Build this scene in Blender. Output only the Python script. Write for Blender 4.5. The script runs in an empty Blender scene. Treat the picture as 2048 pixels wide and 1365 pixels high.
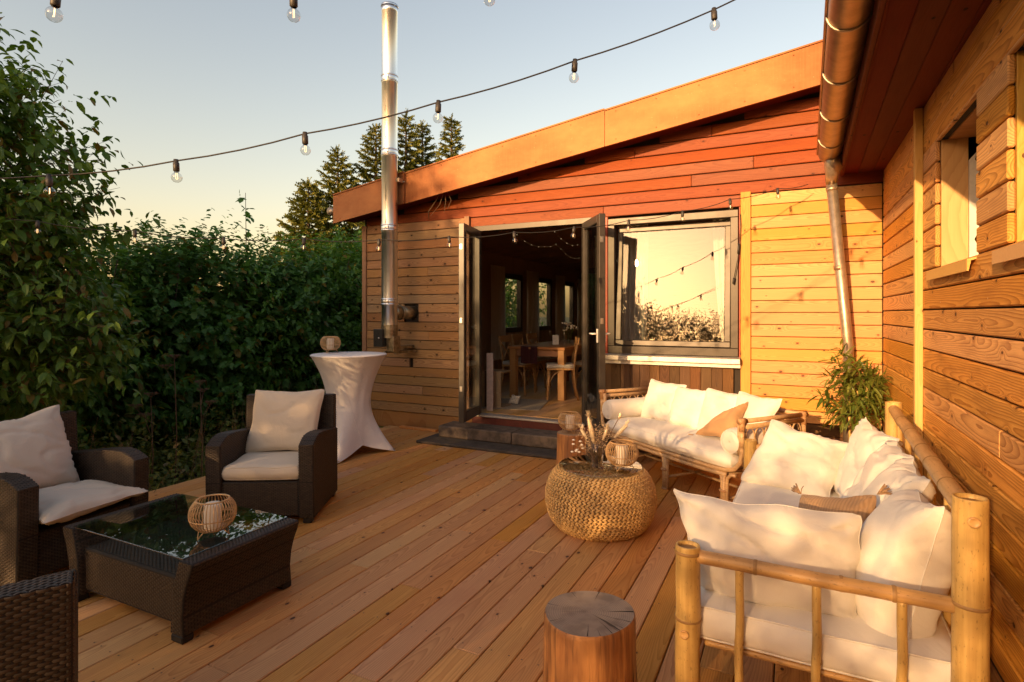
import bpy, math, random
import numpy as np
from mathutils import Vector, Matrix, noise as mnoise
random.seed(7); rng = np.random.default_rng(7)
S = bpy.context.scene; COL = S.collection
R = math.radians; PI = math.pi

# ------------------------------------------------------------------ camera, sky, sun, exposure
YAW = math.atan(561/1138)
cam = bpy.data.cameras.new('camera'); camo = bpy.data.objects.new('camera', cam); COL.objects.link(camo)
cam.sensor_width = 36; cam.lens = 36*1138/2048; cam.shift_y = -(682.5-628)/2048
camo.location = (0, 0, 1.5); camo.rotation_euler = (PI/2, 0, YAW)
cam.clip_start = .05; cam.clip_end = 600; S.camera = camo
SUN_EL, SUN_AZ = R(13.5), math.atan2(-.249, -.968)      # direction towards the sun in the ground plane: (-.249, -.968)
W = bpy.data.worlds.new('World'); S.world = W; W.use_nodes = True
wn = W.node_tree; bg = wn.nodes['Background']
sky = wn.nodes.new('ShaderNodeTexSky'); sky.sky_type = 'NISHITA'; sky.sun_disc = False
sky.sun_elevation = SUN_EL; sky.sun_rotation = math.atan2(-.249, -.968)
sky.altitude = 0; sky.air_density = 1.5; sky.dust_density = 2.0; sky.ozone_density = 1.0
tint = wn.nodes.new('ShaderNodeMix'); tint.data_type = 'RGBA'; tint.blend_type = 'MULTIPLY'; tint.inputs[0].default_value = 1
tint.inputs[7].default_value = (.88, .695, .625, 1)
wn.links.new(sky.outputs[0], tint.inputs[6]); wn.links.new(tint.outputs[2], bg.inputs[0])
bg.inputs[1].default_value = .15
sl = bpy.data.lights.new('sun', 'SUN'); sl.energy = 3.2; sl.angle = R(.53); sl.color = (1, .60, .27)
so = bpy.data.objects.new('sun', sl); COL.objects.link(so)
sd = Vector((-.249*math.cos(SUN_EL), -.968*math.cos(SUN_EL), math.sin(SUN_EL)))
so.rotation_euler = sd.to_track_quat('Z', 'Y').to_euler(); so.location = sd*30
S.view_settings.view_transform = 'Standard'; S.view_settings.look = 'None'; S.view_settings.gamma = 1
S.view_settings.use_curve_mapping = False; S.view_settings.exposure = 1.38
S.render.engine = 'CYCLES'; S.cycles.use_denoising = True; S.cycles.max_bounces = 8; S.cycles.transparent_max_bounces = 16
S.cycles.caustics_reflective = False; S.cycles.caustics_refractive = False; S.cycles.sample_clamp_indirect = 6

# ------------------------------------------------------------------ node helpers
class NT:
    def __init__(s, name):
        s.m = bpy.data.materials.new(name); s.m.use_nodes = True; s.t = s.m.node_tree
        s.b = s.t.nodes['Principled BSDF']; s.out = s.t.nodes['Material Output']; s._tc = None; s._r = None
    def n(s, typ, **k):
        n = s.t.nodes.new('ShaderNode'+typ)
        for a, v in k.items(): setattr(n, a, v)
        return n
    def put(s, sock, v):
        if isinstance(v, bpy.types.NodeSocket): s.t.links.new(v, sock)
        elif isinstance(v, (tuple, list)) and len(v) == 3 and len(sock.default_value) == 4: sock.default_value = (*v, 1)
        else: sock.default_value = v
    def ma(s, op, a, b=0., c=None, clamp=False):
        n = s.n('Math', operation=op, use_clamp=clamp); s.put(n.inputs[0], a); s.put(n.inputs[1], b)
        if c is not None: s.put(n.inputs[2], c)
        return n.outputs[0]
    def vec(s, x, y, z):
        n = s.n('CombineXYZ'); s.put(n.inputs[0], x); s.put(n.inputs[1], y); s.put(n.inputs[2], z); return n.outputs[0]
    def sep(s, v):
        n = s.n('SeparateXYZ'); s.put(n.inputs[0], v); return n.outputs
    def obj(s):
        if not s._tc: s._tc = s.n('TexCoord')
        return s._tc.outputs['Object']
    def onrm(s):
        s.obj(); return s._tc.outputs['Normal']
    def rnd(s):
        if not s._r: s._r = s.n('ObjectInfo')
        return s._r.outputs['Random']
    def island(s): return s.n('NewGeometry').outputs['Random Per Island']
    def noise(s, v, scale=1., detail=2., rough=.5, dist=0., out='Fac'):
        n = s.n('TexNoise'); s.put(n.inputs['Vector'], v); s.put(n.inputs['Scale'], scale); s.put(n.inputs['Detail'], detail)
        s.put(n.inputs['Roughness'], rough); s.put(n.inputs['Distortion'], dist); return n.outputs[out]
    def ramp(s, f, a, b, c=0., d=1.):
        n = s.n('MapRange', interpolation_type='SMOOTHSTEP'); s.put(n.inputs[0], f)
        for i, v in enumerate((a, b, c, d)): s.put(n.inputs[1+i], v)
        return n.outputs[0]
    def mix(s, f, a, b, mode='MIX'):
        n = s.n('Mix', data_type='RGBA', blend_type=mode); s.put(n.inputs[0], f); s.put(n.inputs[6], a); s.put(n.inputs[7], b); return n.outputs[2]
    def hsv(s, col, h=.5, sa=1., v=1.):
        n = s.n('HueSaturation'); s.put(n.inputs['Color'], col); s.put(n.inputs['Hue'], h); s.put(n.inputs['Saturation'], sa); s.put(n.inputs['Value'], v); return n.outputs[0]
    def bump(s, h, strength=.5, dist=.002):
        n = s.n('Bump'); s.put(n.inputs['Height'], h); s.put(n.inputs['Strength'], strength); s.put(n.inputs['Distance'], dist)
        s.t.links.new(n.outputs[0], s.b.inputs['Normal']); return n.outputs[0]
    def set(s, col=None, rough=None, metal=None, **k):
        if col is not None: s.put(s.b.inputs['Base Color'], col)
        if rough is not None: s.put(s.b.inputs['Roughness'], rough)
        if metal is not None: s.put(s.b.inputs['Metallic'], metal)
        for a, v in k.items(): s.put(s.b.inputs[a.replace('_', ' ')], v)
        return s.m

def wood(name, early, late, knot, ring=.007, relief=.5, rough=.62, var=.25, knots=.5, stain=.25, stain_col=None, groove=False, axis='x', contrast=.75, sat=.1, spec=.3, hue=.022):
    """boards whose local x runs along the grain; z is the face normal"""
    t = NT(name); o = t.sep(t.obj()); r = t.rnd()
    X, Y, Z = {'x': (o[0], o[1], o[2]), 'z': (o[2], o[0], o[1]), 'y': (o[1], o[0], o[2])}[axis]
    px = t.ma('ADD', X, t.ma('MULTIPLY', r, 173.)); r2 = t.ma('FRACT', t.ma('MULTIPLY', r, 91.7)); r3 = t.ma('FRACT', t.ma('MULTIPLY', r, 47.3))
    py = t.ma('ADD', Y, t.ma('MULTIPLY', r2, 31.))
    vo = t.n('TexVoronoi', voronoi_dimensions='2D'); t.put(vo.inputs['Vector'], t.vec(t.ma('MULTIPLY', px, 2.3), t.ma('MULTIPLY', py, 8.), 0.)); t.put(vo.inputs['Scale'], 1.)
    pos = t.sep(vo.outputs['Position']); cr = t.sep(vo.outputs['Color'])
    dx = t.ma('SUBTRACT', px, t.ma('DIVIDE', pos[0], 2.3)); dy = t.ma('SUBTRACT', py, t.ma('DIVIDE', pos[1], 8.))
    kd = t.ma('SQRT', t.ma('ADD', t.ma('POWER', t.ma('MULTIPLY', dx, .62), 2.), t.ma('POWER', dy, 2.)))
    has = t.ma('LESS_THAN', cr[0], knots)
    kr = t.ma('MULTIPLY_ADD', cr[1], .009, .004)
    flow = t.ma('MULTIPLY', has, t.ma('EXPONENT', t.ma('MULTIPLY', t.ma('POWER', t.ma('DIVIDE', kd, t.ma('MULTIPLY', kr, 3.2)), 2.), -1.)))
    low = t.noise(t.vec(t.ma('MULTIPLY', px, 1.1), t.ma('MULTIPLY', py, 3.), 0.), 1., 2.)
    low2 = t.noise(t.vec(t.ma('MULTIPLY', px, .7), t.ma('MULTIPLY', r3, 50.), 3.), 1., 1.)
    yy = t.ma('ADD', Y, t.ma('ADD', t.ma('MULTIPLY', t.ma('SUBTRACT', r2, .5), .11), t.ma('MULTIPLY', t.ma('SUBTRACT', low, .5), .05)))
    zz = t.ma('ADD', Z, t.ma('MULTIPLY', t.ma('SUBTRACT', low2, .38), .24))
    rad = t.ma('SQRT', t.ma('ADD', t.ma('POWER', yy, 2.), t.ma('POWER', zz, 2.)))
    rad = t.ma('ADD', rad, t.ma('MULTIPLY', flow, .022))
    rad = t.ma('ADD', rad, t.ma('MULTIPLY', t.noise(t.vec(t.ma('MULTIPLY', px, 9.), t.ma('MULTIPLY', py, 40.), 0.), 1., 2.), .004))
    fr = t.ma('FRACT', t.ma('DIVIDE', rad, ring))
    late_m = t.ma('MULTIPLY', t.ma('POWER', fr, 2.2), t.ramp(fr, .93, 1., 1., 0.))
    fib = t.noise(t.vec(t.ma('MULTIPLY', px, 5.), t.ma('MULTIPLY', py, 260.), t.ma('MULTIPLY', Z, 90.)), 1., 3., .65)
    col = t.mix(t.ma('MULTIPLY', late_m, contrast), early, late)
    col = t.mix(t.ramp(fib, .35, .75, 0., .35), col, late)
    blot = t.noise(t.vec(t.ma('MULTIPLY', px, 2.), t.ma('MULTIPLY', py, 9.), r3), 1., 4., .6)
    col = t.mix(t.ramp(blot, .48, .75, 0., stain), col, stain_col or late)
    core = t.ma('MULTIPLY', has, t.ramp(kd, kr, t.ma('MULTIPLY', kr, .75), 0., 1.))
    halo = t.ma('MULTIPLY', has, t.ramp(kd, t.ma('MULTIPLY', kr, 2.6), kr, 0., .45))
    col = t.mix(halo, col, late); kc = t.mix(t.ramp(t.noise(t.vec(px, py, 0.), 190., 2.), .4, .6), knot, tuple(.35*c for c in knot)); col = t.mix(core, col, kc)
    col = t.hsv(col, t.ma('MULTIPLY_ADD', t.ma('SUBTRACT', r3, .5), hue, .5), t.ma('MULTIPLY_ADD', r2, sat*2, 1-sat), t.ma('MULTIPLY_ADD', t.ma('SUBTRACT', r, .5), var*2, 1.))
    h = t.ma('ADD', t.ma('MULTIPLY', late_m, .7), t.ma('MULTIPLY', fib, .35))
    h = t.ma('SUBTRACT', h, t.ma('MULTIPLY', core, .2))
    if groove:
        g = t.ma('ABSOLUTE', t.ma('SINE', t.ma('MULTIPLY', Y, PI/.0058)))
        h = t.ma('ADD', h, t.ma('MULTIPLY', t.ma('POWER', g, .5), t.ma('MULTIPLY', t.ma('GREATER_THAN', r2, .62), 1.1)))
    t.bump(h, relief, .0016)
    return t.set(col, t.ma('MULTIPLY_ADD', fib, .2, rough-.1), Specular_IOR_Level=spec)

def plain(name, col, rough=.5, metal=0., noise=.12, nscale=30., bump=0., bscale=200., **k):
    t = NT(name); f = t.noise(t.obj(), nscale, 4., .6)
    c = t.mix(t.ramp(f, .3, .7), tuple(x*(1-noise) for x in col), tuple(min(1, x*(1+noise)) for x in col))
    if bump: t.bump(t.noise(t.obj(), bscale, 3.), bump, .001)
    return t.set(c, t.ma('MULTIPLY_ADD', f, .16, rough-.08), metal, **k)

def fabric(name, col, weave=900., rough=.92, stripes=None, sheen=.15):
    t = NT(name); o = t.obj(); s3 = t.sep(o)
    f = t.noise(o, 7., 3.); w = t.noise(t.vec(t.ma('MULTIPLY', s3[0], weave), t.ma('MULTIPLY', s3[1], weave*.3), t.ma('MULTIPLY', s3[2], weave)), 1., 2.)
    c = t.mix(t.ramp(f, .3, .7), tuple(x*.95 for x in col), col)
    c = t.mix(t.ramp(w, .35, .7, 0., .25), c, tuple(x*.8 for x in col))
    cre = t.noise(o, 9., 3., .55, 1.4)
    h = t.ma('ADD', t.ma('MULTIPLY', w, .12), t.ma('MULTIPLY', cre, 2.2))
    if stripes:
        st = t.ma('SINE', t.ma('MULTIPLY', s3[stripes-1], 2*PI/.012)); c = t.mix(t.ramp(st, -.4, .6, 0., .45), c, tuple(x*.62 for x in col)); h = t.ma('ADD', h, t.ma('MULTIPLY', st, .3))
    t.bump(h, .55, .003)
    return t.set(c, rough, Sheen_Weight=sheen, Specular_IOR_Level=.2)

def glass(name, tintc=(1, 1, 1), base=.04, ior=1.5, rough=0.):
    t = NT(name); t.t.nodes.remove(t.b)
    fr = t.n('Fresnel'); fr.inputs[0].default_value = ior
    tr = t.n('BsdfTransparent'); tr.inputs[0].default_value = (*tintc, 1); gl = t.n('BsdfGlossy'); gl.inputs['Roughness'].default_value = rough
    mx = t.n('MixShader'); t.put(mx.inputs[0], t.ma('MULTIPLY', t.ma('MULTIPLY_ADD', fr.outputs[0], 1.8, base, clamp=True), t.ma('SUBTRACT', 1., t.n('NewGeometry').outputs['Backfacing']))); t.put(mx.inputs[1], tr.outputs[0]); t.put(mx.inputs[2], gl.outputs[0])
    t.t.links.new(mx.outputs[0], t.out.inputs[0]); return t.m

def leafmat(name, c1, c2, c3=None, trans=.35, rough=.5):
    t = NT(name); r = t.island(); c = t.mix(r, c1, c2)
    if c3: c = t.mix(t.ma('GREATER_THAN', t.ma('FRACT', t.ma('MULTIPLY', r, 37.3)), .93), c, c3)
    t.set(c, rough, Specular_IOR_Level=.35)
    tl = t.n('BsdfTranslucent'); t.put(tl.inputs[0], t.hsv(c, .49, 1.1, 1.2)); mx = t.n('MixShader'); mx.inputs[0].default_value = trans
    t.t.links.new(t.b.outputs[0], mx.inputs[1]); t.t.links.new(tl.outputs[0], mx.inputs[2]); t.t.links.new(mx.outputs[0], t.out.inputs[0]); return t.m

def bamboo(name, c1, c2, axis=2):
    t = NT(name); o = t.sep(t.obj()); a = [o[0], o[1], o[2]]
    v = [t.ma('MULTIPLY', a[i], 3. if i == axis else 60.) for i in range(3)]
    f = t.noise(t.vec(*v), 1., 4., .6); g = t.noise(t.obj(), 6., 3.)
    sp = t.noise(t.vec(*[t.ma('MULTIPLY', a[i], 60. if i == axis else 170.) for i in range(3)]), 1., 2.)
    c = t.mix(t.ramp(f, .35, .7), c1, c2); c = t.mix(t.ramp(g, .45, .7, 0., .5), c, tuple(x*.62 for x in c2)); c = t.mix(t.ramp(sp, .62, .72, 0., .5), c, (.09, .05, .02))
    t.bump(f, .2, .001); return t.set(c, .42, Specular_IOR_Level=.4)

M = {}
M['deck'] = wood('deck_wood', (.62, .318, .108), (.39, .162, .046), (.12, .05, .025), .0095, .5, .6, .085, .42, .3, (.36, .13, .05), groove=True, sat=.1, hue=.012, contrast=.85)
M['weathered'] = wood('weathered_larch', (.385, .215, .095), (.175, .083, .034), (.06, .03, .018), .0105, .7, .75, .16, .5, .45, (.22, .13, .08))
M['fresh'] = wood('fresh_spruce', (.62, .315, .095), (.42, .165, .04), (.17, .07, .025), .0075, .5, .6, .08, .62, .2, (.5, .27, .09))
M['larch'] = wood('brown_larch', (.72, .37, .105), (.32, .12, .025), (.12, .045, .015), .0105, 1., .58, .12, .6, .45, (.24, .09, .022), contrast=.95, hue=.012)
M['red'] = wood('red_paint_wood', (.255, .064, .019), (.16, .036, .011), (.13, .03, .010), .011, .8, .62, .07, .45, .4, (.15, .026, .009), contrast=.6, hue=.008, spec=.25)
M['soffit'] = wood('dark_red_stain', (.14, .019, .007), (.09, .012, .005), (.03, .008, .004), .009, .3, .7, .12, .3, .3, (.05, .01, .004), contrast=.4, spec=.12)
M['oldboard'] = wood('old_dark_board', (.125, .062, .026), (.05, .023, .011), (.04, .02, .012), .008, .8, .75, .3, .4, .6, (.06, .032, .018))
M['reveal'] = wood('planed_spruce', (.66, .41, .15), (.54, .29, .085), (.25, .1, .04), .011, .2, .6, .06, .3, .15, (.6, .36, .13))
M['larch2'] = wood('brown_larch_lengthwise', (.72, .37, .105), (.32, .12, .025), (.12, .045, .015), .0105, 1., .58, .05, .6, .45, (.24, .09, .022), contrast=.95, hue=.012, axis='y')
M['table'] = wood('acacia_table_wood', (.42, .21, .085), (.28, .125, .05), (.09, .04, .02), .008, .2, .45, .08, .15, .3)
M['floor'] = wood('oak_floor_wood', (.62, .38, .16), (.46, .26, .1), (.1, .05, .03), .008, .1, .38, .12, .15, .3)
M['crate'] = wood('crate_wood', (.42, .27, .15), (.27, .155, .08), (.12, .06, .03), .008, .4, .7, .15, .4, .4)
M['plinth'] = wood('plinth_wood', (.36, .2, .085), (.25, .12, .05), (.1, .05, .03), .008, .3, .7, .1, .3, .4)
for n_, a_ in (('weathered', ((.34, .185, .086), (.15, .07, .03), (.06, .03, .018), .0105)), ('fresh', ((.62, .315, .095), (.42, .165, .04), (.17, .07, .025), .0085)), ('reveal', ((.66, .41, .15), (.54, .29, .085), (.25, .1, .04), .011))):
    M[n_+'_z'] = wood(n_+'_upright', *a_, .4, .65, .08, .4, .25, axis='z')
def barkless(name):
    t = NT(name); o = t.sep(t.obj()); w = t.vec(t.ma('MULTIPLY', o[0], 14.), t.ma('MULTIPLY', o[1], 14.), t.ma('MULTIPLY', o[2], 1.3))
    f = t.noise(w, 1., 5., .6, .4); g = t.noise(t.vec(t.ma('MULTIPLY', o[0], 60.), t.ma('MULTIPLY', o[1], 60.), t.ma('MULTIPLY', o[2], 4.)), 1., 3.)
    c = t.mix(t.ramp(f, .35, .68), (.56, .265, .085), (.27, .105, .033)); c = t.mix(t.ramp(g, .48, .7, 0., .7), c, (.13, .05, .02)); c = t.mix(t.ramp(t.noise(w, .6, 3.), .58, .68, 0., .55), c, (.30, .22, .15))
    t.bump(t.ma('ADD', f, t.ma('MULTIPLY', g, .5)), .8, .006); return t.set(c, .62)
def endgrain(name, c1, c2, crack):
    t = NT(name); o = t.sep(t.obj())
    x = t.ma('ADD', o[0], t.ma('MULTIPLY', t.ma('SUBTRACT', t.noise(t.obj(), 9., 2.), .5), .02)); y = o[1]
    rr = t.ma('SQRT', t.ma('ADD', t.ma('POWER', x, 2.), t.ma('POWER', y, 2.)))
    ang = t.ma('ARCTAN2', y, x)
    ri = t.ma('FRACT', t.ma('DIVIDE', rr, .0075)); f = t.noise(t.obj(), 16., 4.)
    c = t.mix(t.ma('MULTIPLY', ri, .55), c1, c2); c = t.mix(t.ramp(f, .4, .7, 0., .6), c, c2)
    cn = t.noise(t.vec(t.ma('MULTIPLY', t.ma('COSINE', ang), 7.), t.ma('MULTIPLY', t.ma('SINE', ang), 7.), t.ma('MULTIPLY', rr, 3.)), 1., 3.)
    ck = t.ramp(cn, .66, .70, 0., .9); c = t.mix(ck, c, crack)
    t.bump(t.ma('SUBTRACT', t.ma('MULTIPLY', ri, .3), t.ma('MULTIPLY', ck, 1.)), .6, .003); return t.set(c, .8)
M['stump'] = barkless('peeled_log'); M['stumptop'] = endgrain('grey_end_grain', (.35, .27, .20), (.15, .11, .08), (.03, .022, .016))
M['crack'] = plain('crack_dark', (.02, .014, .01), .95)
M['stumptop2'] = endgrain('pale_end_grain', (.46, .33, .2), (.32, .2, .1), (.12, .06, .03))
def fascia_mat():
    t = NT('rust_red_sheet'); o = t.sep(t.obj())
    st = t.noise(t.vec(t.ma('MULTIPLY', o[0], 60.), 0., t.ma('MULTIPLY', o[2], 1.5)), 1., 2.); cl = t.noise(t.vec(o[0], 0., t.ma('MULTIPLY', o[2], 1.8)), 1.1, 5., .62)
    sp = t.noise(t.obj(), 60., 3.)
    c = t.mix(t.ramp(cl, .3, .75), (.19, .052, .019), (.43, .185, .075)); c = t.mix(t.ramp(st, .4, .7, 0., .18), c, (.36, .14, .06)); c = t.mix(t.ramp(sp, .7, .76, 0., .5), c, (.6, .42, .25))
    t.bump(t.ma('ADD', t.ma('MULTIPLY', st, .5), t.ma('MULTIPLY', cl, 6.)), .35, .004); return t.set(c, t.ma('MULTIPLY_ADD', cl, .2, .40), 0., Specular_IOR_Level=.55, Specular_Tint=(1, .60, .28, 1))
M['fascia'] = fascia_mat()
M['zinc'] = plain('aged_zinc', (.36, .25, .16), .42, .75, .2, 14., .1, 60.)
M['zincpipe'] = plain('zinc_pipe', (.42, .34, .26), .4, .7, .15, 20., .1, 60.)
_t = NT('polished_steel'); M['steel'] = _t.set((.76, .79, .84), .3, 1.)
M['steeldirty'] = plain('stained_steel', (.34, .29, .2), .38, .9, .35, 18.)
M['blackbox'] = plain('black_metal', (.025, .028, .03), .3, .3, .1)
M['frame'] = plain('anthracite_frame', (.052, .044, .036), .36, .1, .12, 9., .04, 150., Specular_IOR_Level=.5)
M['frame2'] = plain('bronze_frame', (.045, .034, .024), .4, .2, .12, 9., .04, 150.)
M['alu'] = plain('grey_aluminium', (.55, .52, .48), .4, .6, .08)
M['whitepaint'] = plain('white_paint', (.74, .70, .64), .5, 0, .06)
M['redpaint'] = plain('red_frame_paint', (.32, .045, .018), .5, 0, .12, 20.)
M['redsill'] = plain('dark_red_paint', (.10, .019, .012), .55, 0, .15, 20.)
M['screw'] = plain('screw_head', (.14, .09, .06), .5, .4); M['hinge'] = plain('hinge_steel', (.6, .58, .54), .3, .9)
M['windowglass'] = glass('window_glass', (.88, .89, .87), .05, 1.52)
M['doorglass'] = glass('door_glass', (.80, .82, .80), .06, 1.52)
M['tableglass'] = glass('table_glass', (.80, .86, .83), .06, 1.5)
M['discglass'] = glass('disc_glass', (.93, .93, .90), .05, 1.5); M['clearglass'] = glass('clear_glass', (.96, .97, .96), .02, 1.45)
M['bulbglass'] = glass('bulb_glass', (.90, .88, .85), .07, 1.45)
M['stone'] = plain('concrete_block', (.105, .078, .058), .85, 0, .45, 11., .5, 60.)
M['slab'] = plain('dark_slab', (.06, .048, .038), .85, 0, .35, 13., .4, 60.)
M['dark'] = plain('dark_backing', (.03, .022, .016), .9)
M['white'] = fabric('white_canvas', (.76, .72, .65)); M['cream'] = fabric('cream_linen', (.62, .53, .42))
M['rumpled'] = fabric('beige_linen', (.60, .52, .43)); M['tan'] = fabric('tan_cotton', (.42, .25, .125)); M['tanstripe'] = fabric('tan_striped', (.44, .275, .15), stripes=1)
M['stretch'] = fabric('white_stretch', (.72, .70, .70), 1500., .7)
M['curtain'] = fabric('curtain_linen', (.80, .73, .62)); M['sheer'] = fabric('sheer_white', (.8, .78, .74))
for k_ in ('curtain', 'sheer'):      # thin cloth lets light through
    nt = M[k_].node_tree; tl = nt.nodes.new('ShaderNodeBsdfTranslucent'); tl.inputs[0].default_value = (.85, .78, .68, 1); mx = nt.nodes.new('ShaderNodeMixShader'); mx.inputs[0].default_value = .55
    nt.links.new(nt.nodes['Principled BSDF'].outputs[0], mx.inputs[1]); nt.links.new(tl.outputs[0], mx.inputs[2]); nt.links.new(mx.outputs[0], nt.nodes['Material Output'].inputs[0])
M['wicker'] = plain('wicker_core', (.010, .007, .005), .8)
def strandmat():
    t = NT('wicker_strand'); r = t.island(); c = t.mix(r, (.026, .0165, .010), (.055, .036, .023)); return t.set(c, t.ma('MULTIPLY_ADD', r, .15, .38), Specular_IOR_Level=.4)
M['strand'] = strandmat()
M['bamboo'] = bamboo('bamboo_cane', (.60, .40, .135), (.46, .28, .085)); M['bamboox'] = bamboo('bamboo_rail', (.56, .34, .13), (.42, .235, .085), 0); M['bambooy'] = bamboo('bamboo_bar', (.56, .35, .15), (.42, .245, .095), 1)
M['bamboonode'] = plain('bamboo_node', (.30, .17, .06), .6)
M['rattan'] = bamboo('rattan_cane', (.56, .38, .205), (.42, .255, .125), 0); M['wrap'] = plain('rattan_wrap', (.40, .22, .1), .55, 0, .25, 80., .4, 250.)
M['lantern'] = plain('lantern_reed', (.56, .36, .17), .55, 0, .15, 30.); M['candle'] = plain('candle_wax', (.78, .70, .56), .5, 0, .04)
M['cable'] = plain('black_cable', (.018, .016, .014), .6); M['socket'] = plain('bulb_socket', (.035, .03, .025), .5)
def emis(name, c, s):
    t = NT(name); return t.set(c, .5, Emission_Color=c, Emission_Strength=s)
M['filament'] = emis('glowing_filament', (1, .62, .28), 1.6); M['fairy'] = emis('fairy_glow', (1, .72, .4), 1.3)
M['seagrass'] = None
def seagrass():
    t = NT('seagrass_braid'); r = t.island(); c = t.mix(r, (.50, .30, .105), (.74, .48, .19)); o = t.sep(t.obj())
    f = t.noise(t.obj(), 160., 2.); c = t.mix(t.ramp(f, .4, .7, 0., .4), c, (.40, .23, .08)); t.bump(f, .4, .002); return t.set(c, .6)
M['seagrass'] = seagrass()
M['soil'] = plain('garden_soil', (.035, .026, .017), .95, 0, .3, 8., .5, 40.)
def lawn():
    t = NT('rough_lawn'); f = t.noise(t.obj(), .6, 6., .6); g = t.noise(t.obj(), 30., 3.); c = t.mix(t.ramp(f, .35, .65), (.045, .06, .018), (.09, .085, .03)); c = t.mix(t.ramp(g, .4, .7, 0., .5), c, (.03, .035, .012)); return t.set(c, .9)
M['lawn'] = lawn()
M['leaf_hedge'] = leafmat('hedge_leaf', (.05, .14, .022), (.11, .235, .04), (.14, .12, .02)); M['leaf_maple'] = leafmat('maple_leaf', (.045, .13, .028), (.095, .21, .045), (.16, .13, .02))
M['leaf_tree'] = leafmat('dogwood_leaf', (.06, .135, .02), (.13, .215, .036), (.17, .12, .025)); M['leaf_low'] = leafmat('ground_leaf', (.085, .12, .02), (.19, .20, .035), (.22, .17, .07))
M['needle'] = leafmat('spruce_needle', (.075, .10, .016), (.19, .19, .032), None, .25); M['leaf_plant'] = leafmat('bamboo_leaf', (.075, .12, .016), (.21, .23, .045), None, .35, .4)
M['leaf_back'] = leafmat('shade_leaf', (.035, .06, .015), (.065, .095, .025), None, .2)
M['bark'] = plain('bark', (.075, .052, .035), .9, 0, .35, 25., .8, 60.); M['stalk'] = plain('dead_stalk', (.13, .075, .045), .85); M['dry'] = plain('dried_stalk', (.24, .15, .085), .8, 0, .2)
M['pampas'] = plain('pampas_plume', (.80, .66, .44), .9, 0, .15, 60., .5, 200.); M['dryflower'] = plain('dry_flower', (.58, .42, .25), .9, 0, .3, 80.); M['wflower'] = plain('white_petal', (.78, .72, .62), .8)
M['maroon'] = fabric('maroon_runner', (.05, .013, .014)); M['paper'] = plain('white_card', (.75, .72, .68), .8); M['rug'] = plain('woven_rug', (.33, .27, .2), .95, 0, .2, 60.)
M['darkboard'] = wood('dark_panel', (.42, .28, .17), (.29, .18, .10), (.04, .02, .015), .008, .3, .6, .15, .2, .3); M['ceil'] = plain('brown_ceiling', (.34, .17, .095), .7, 0, .2, 3.)
M['cardwhite'] = plain('pale_pink_panel', (.55, .42, .36), .6)

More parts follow.
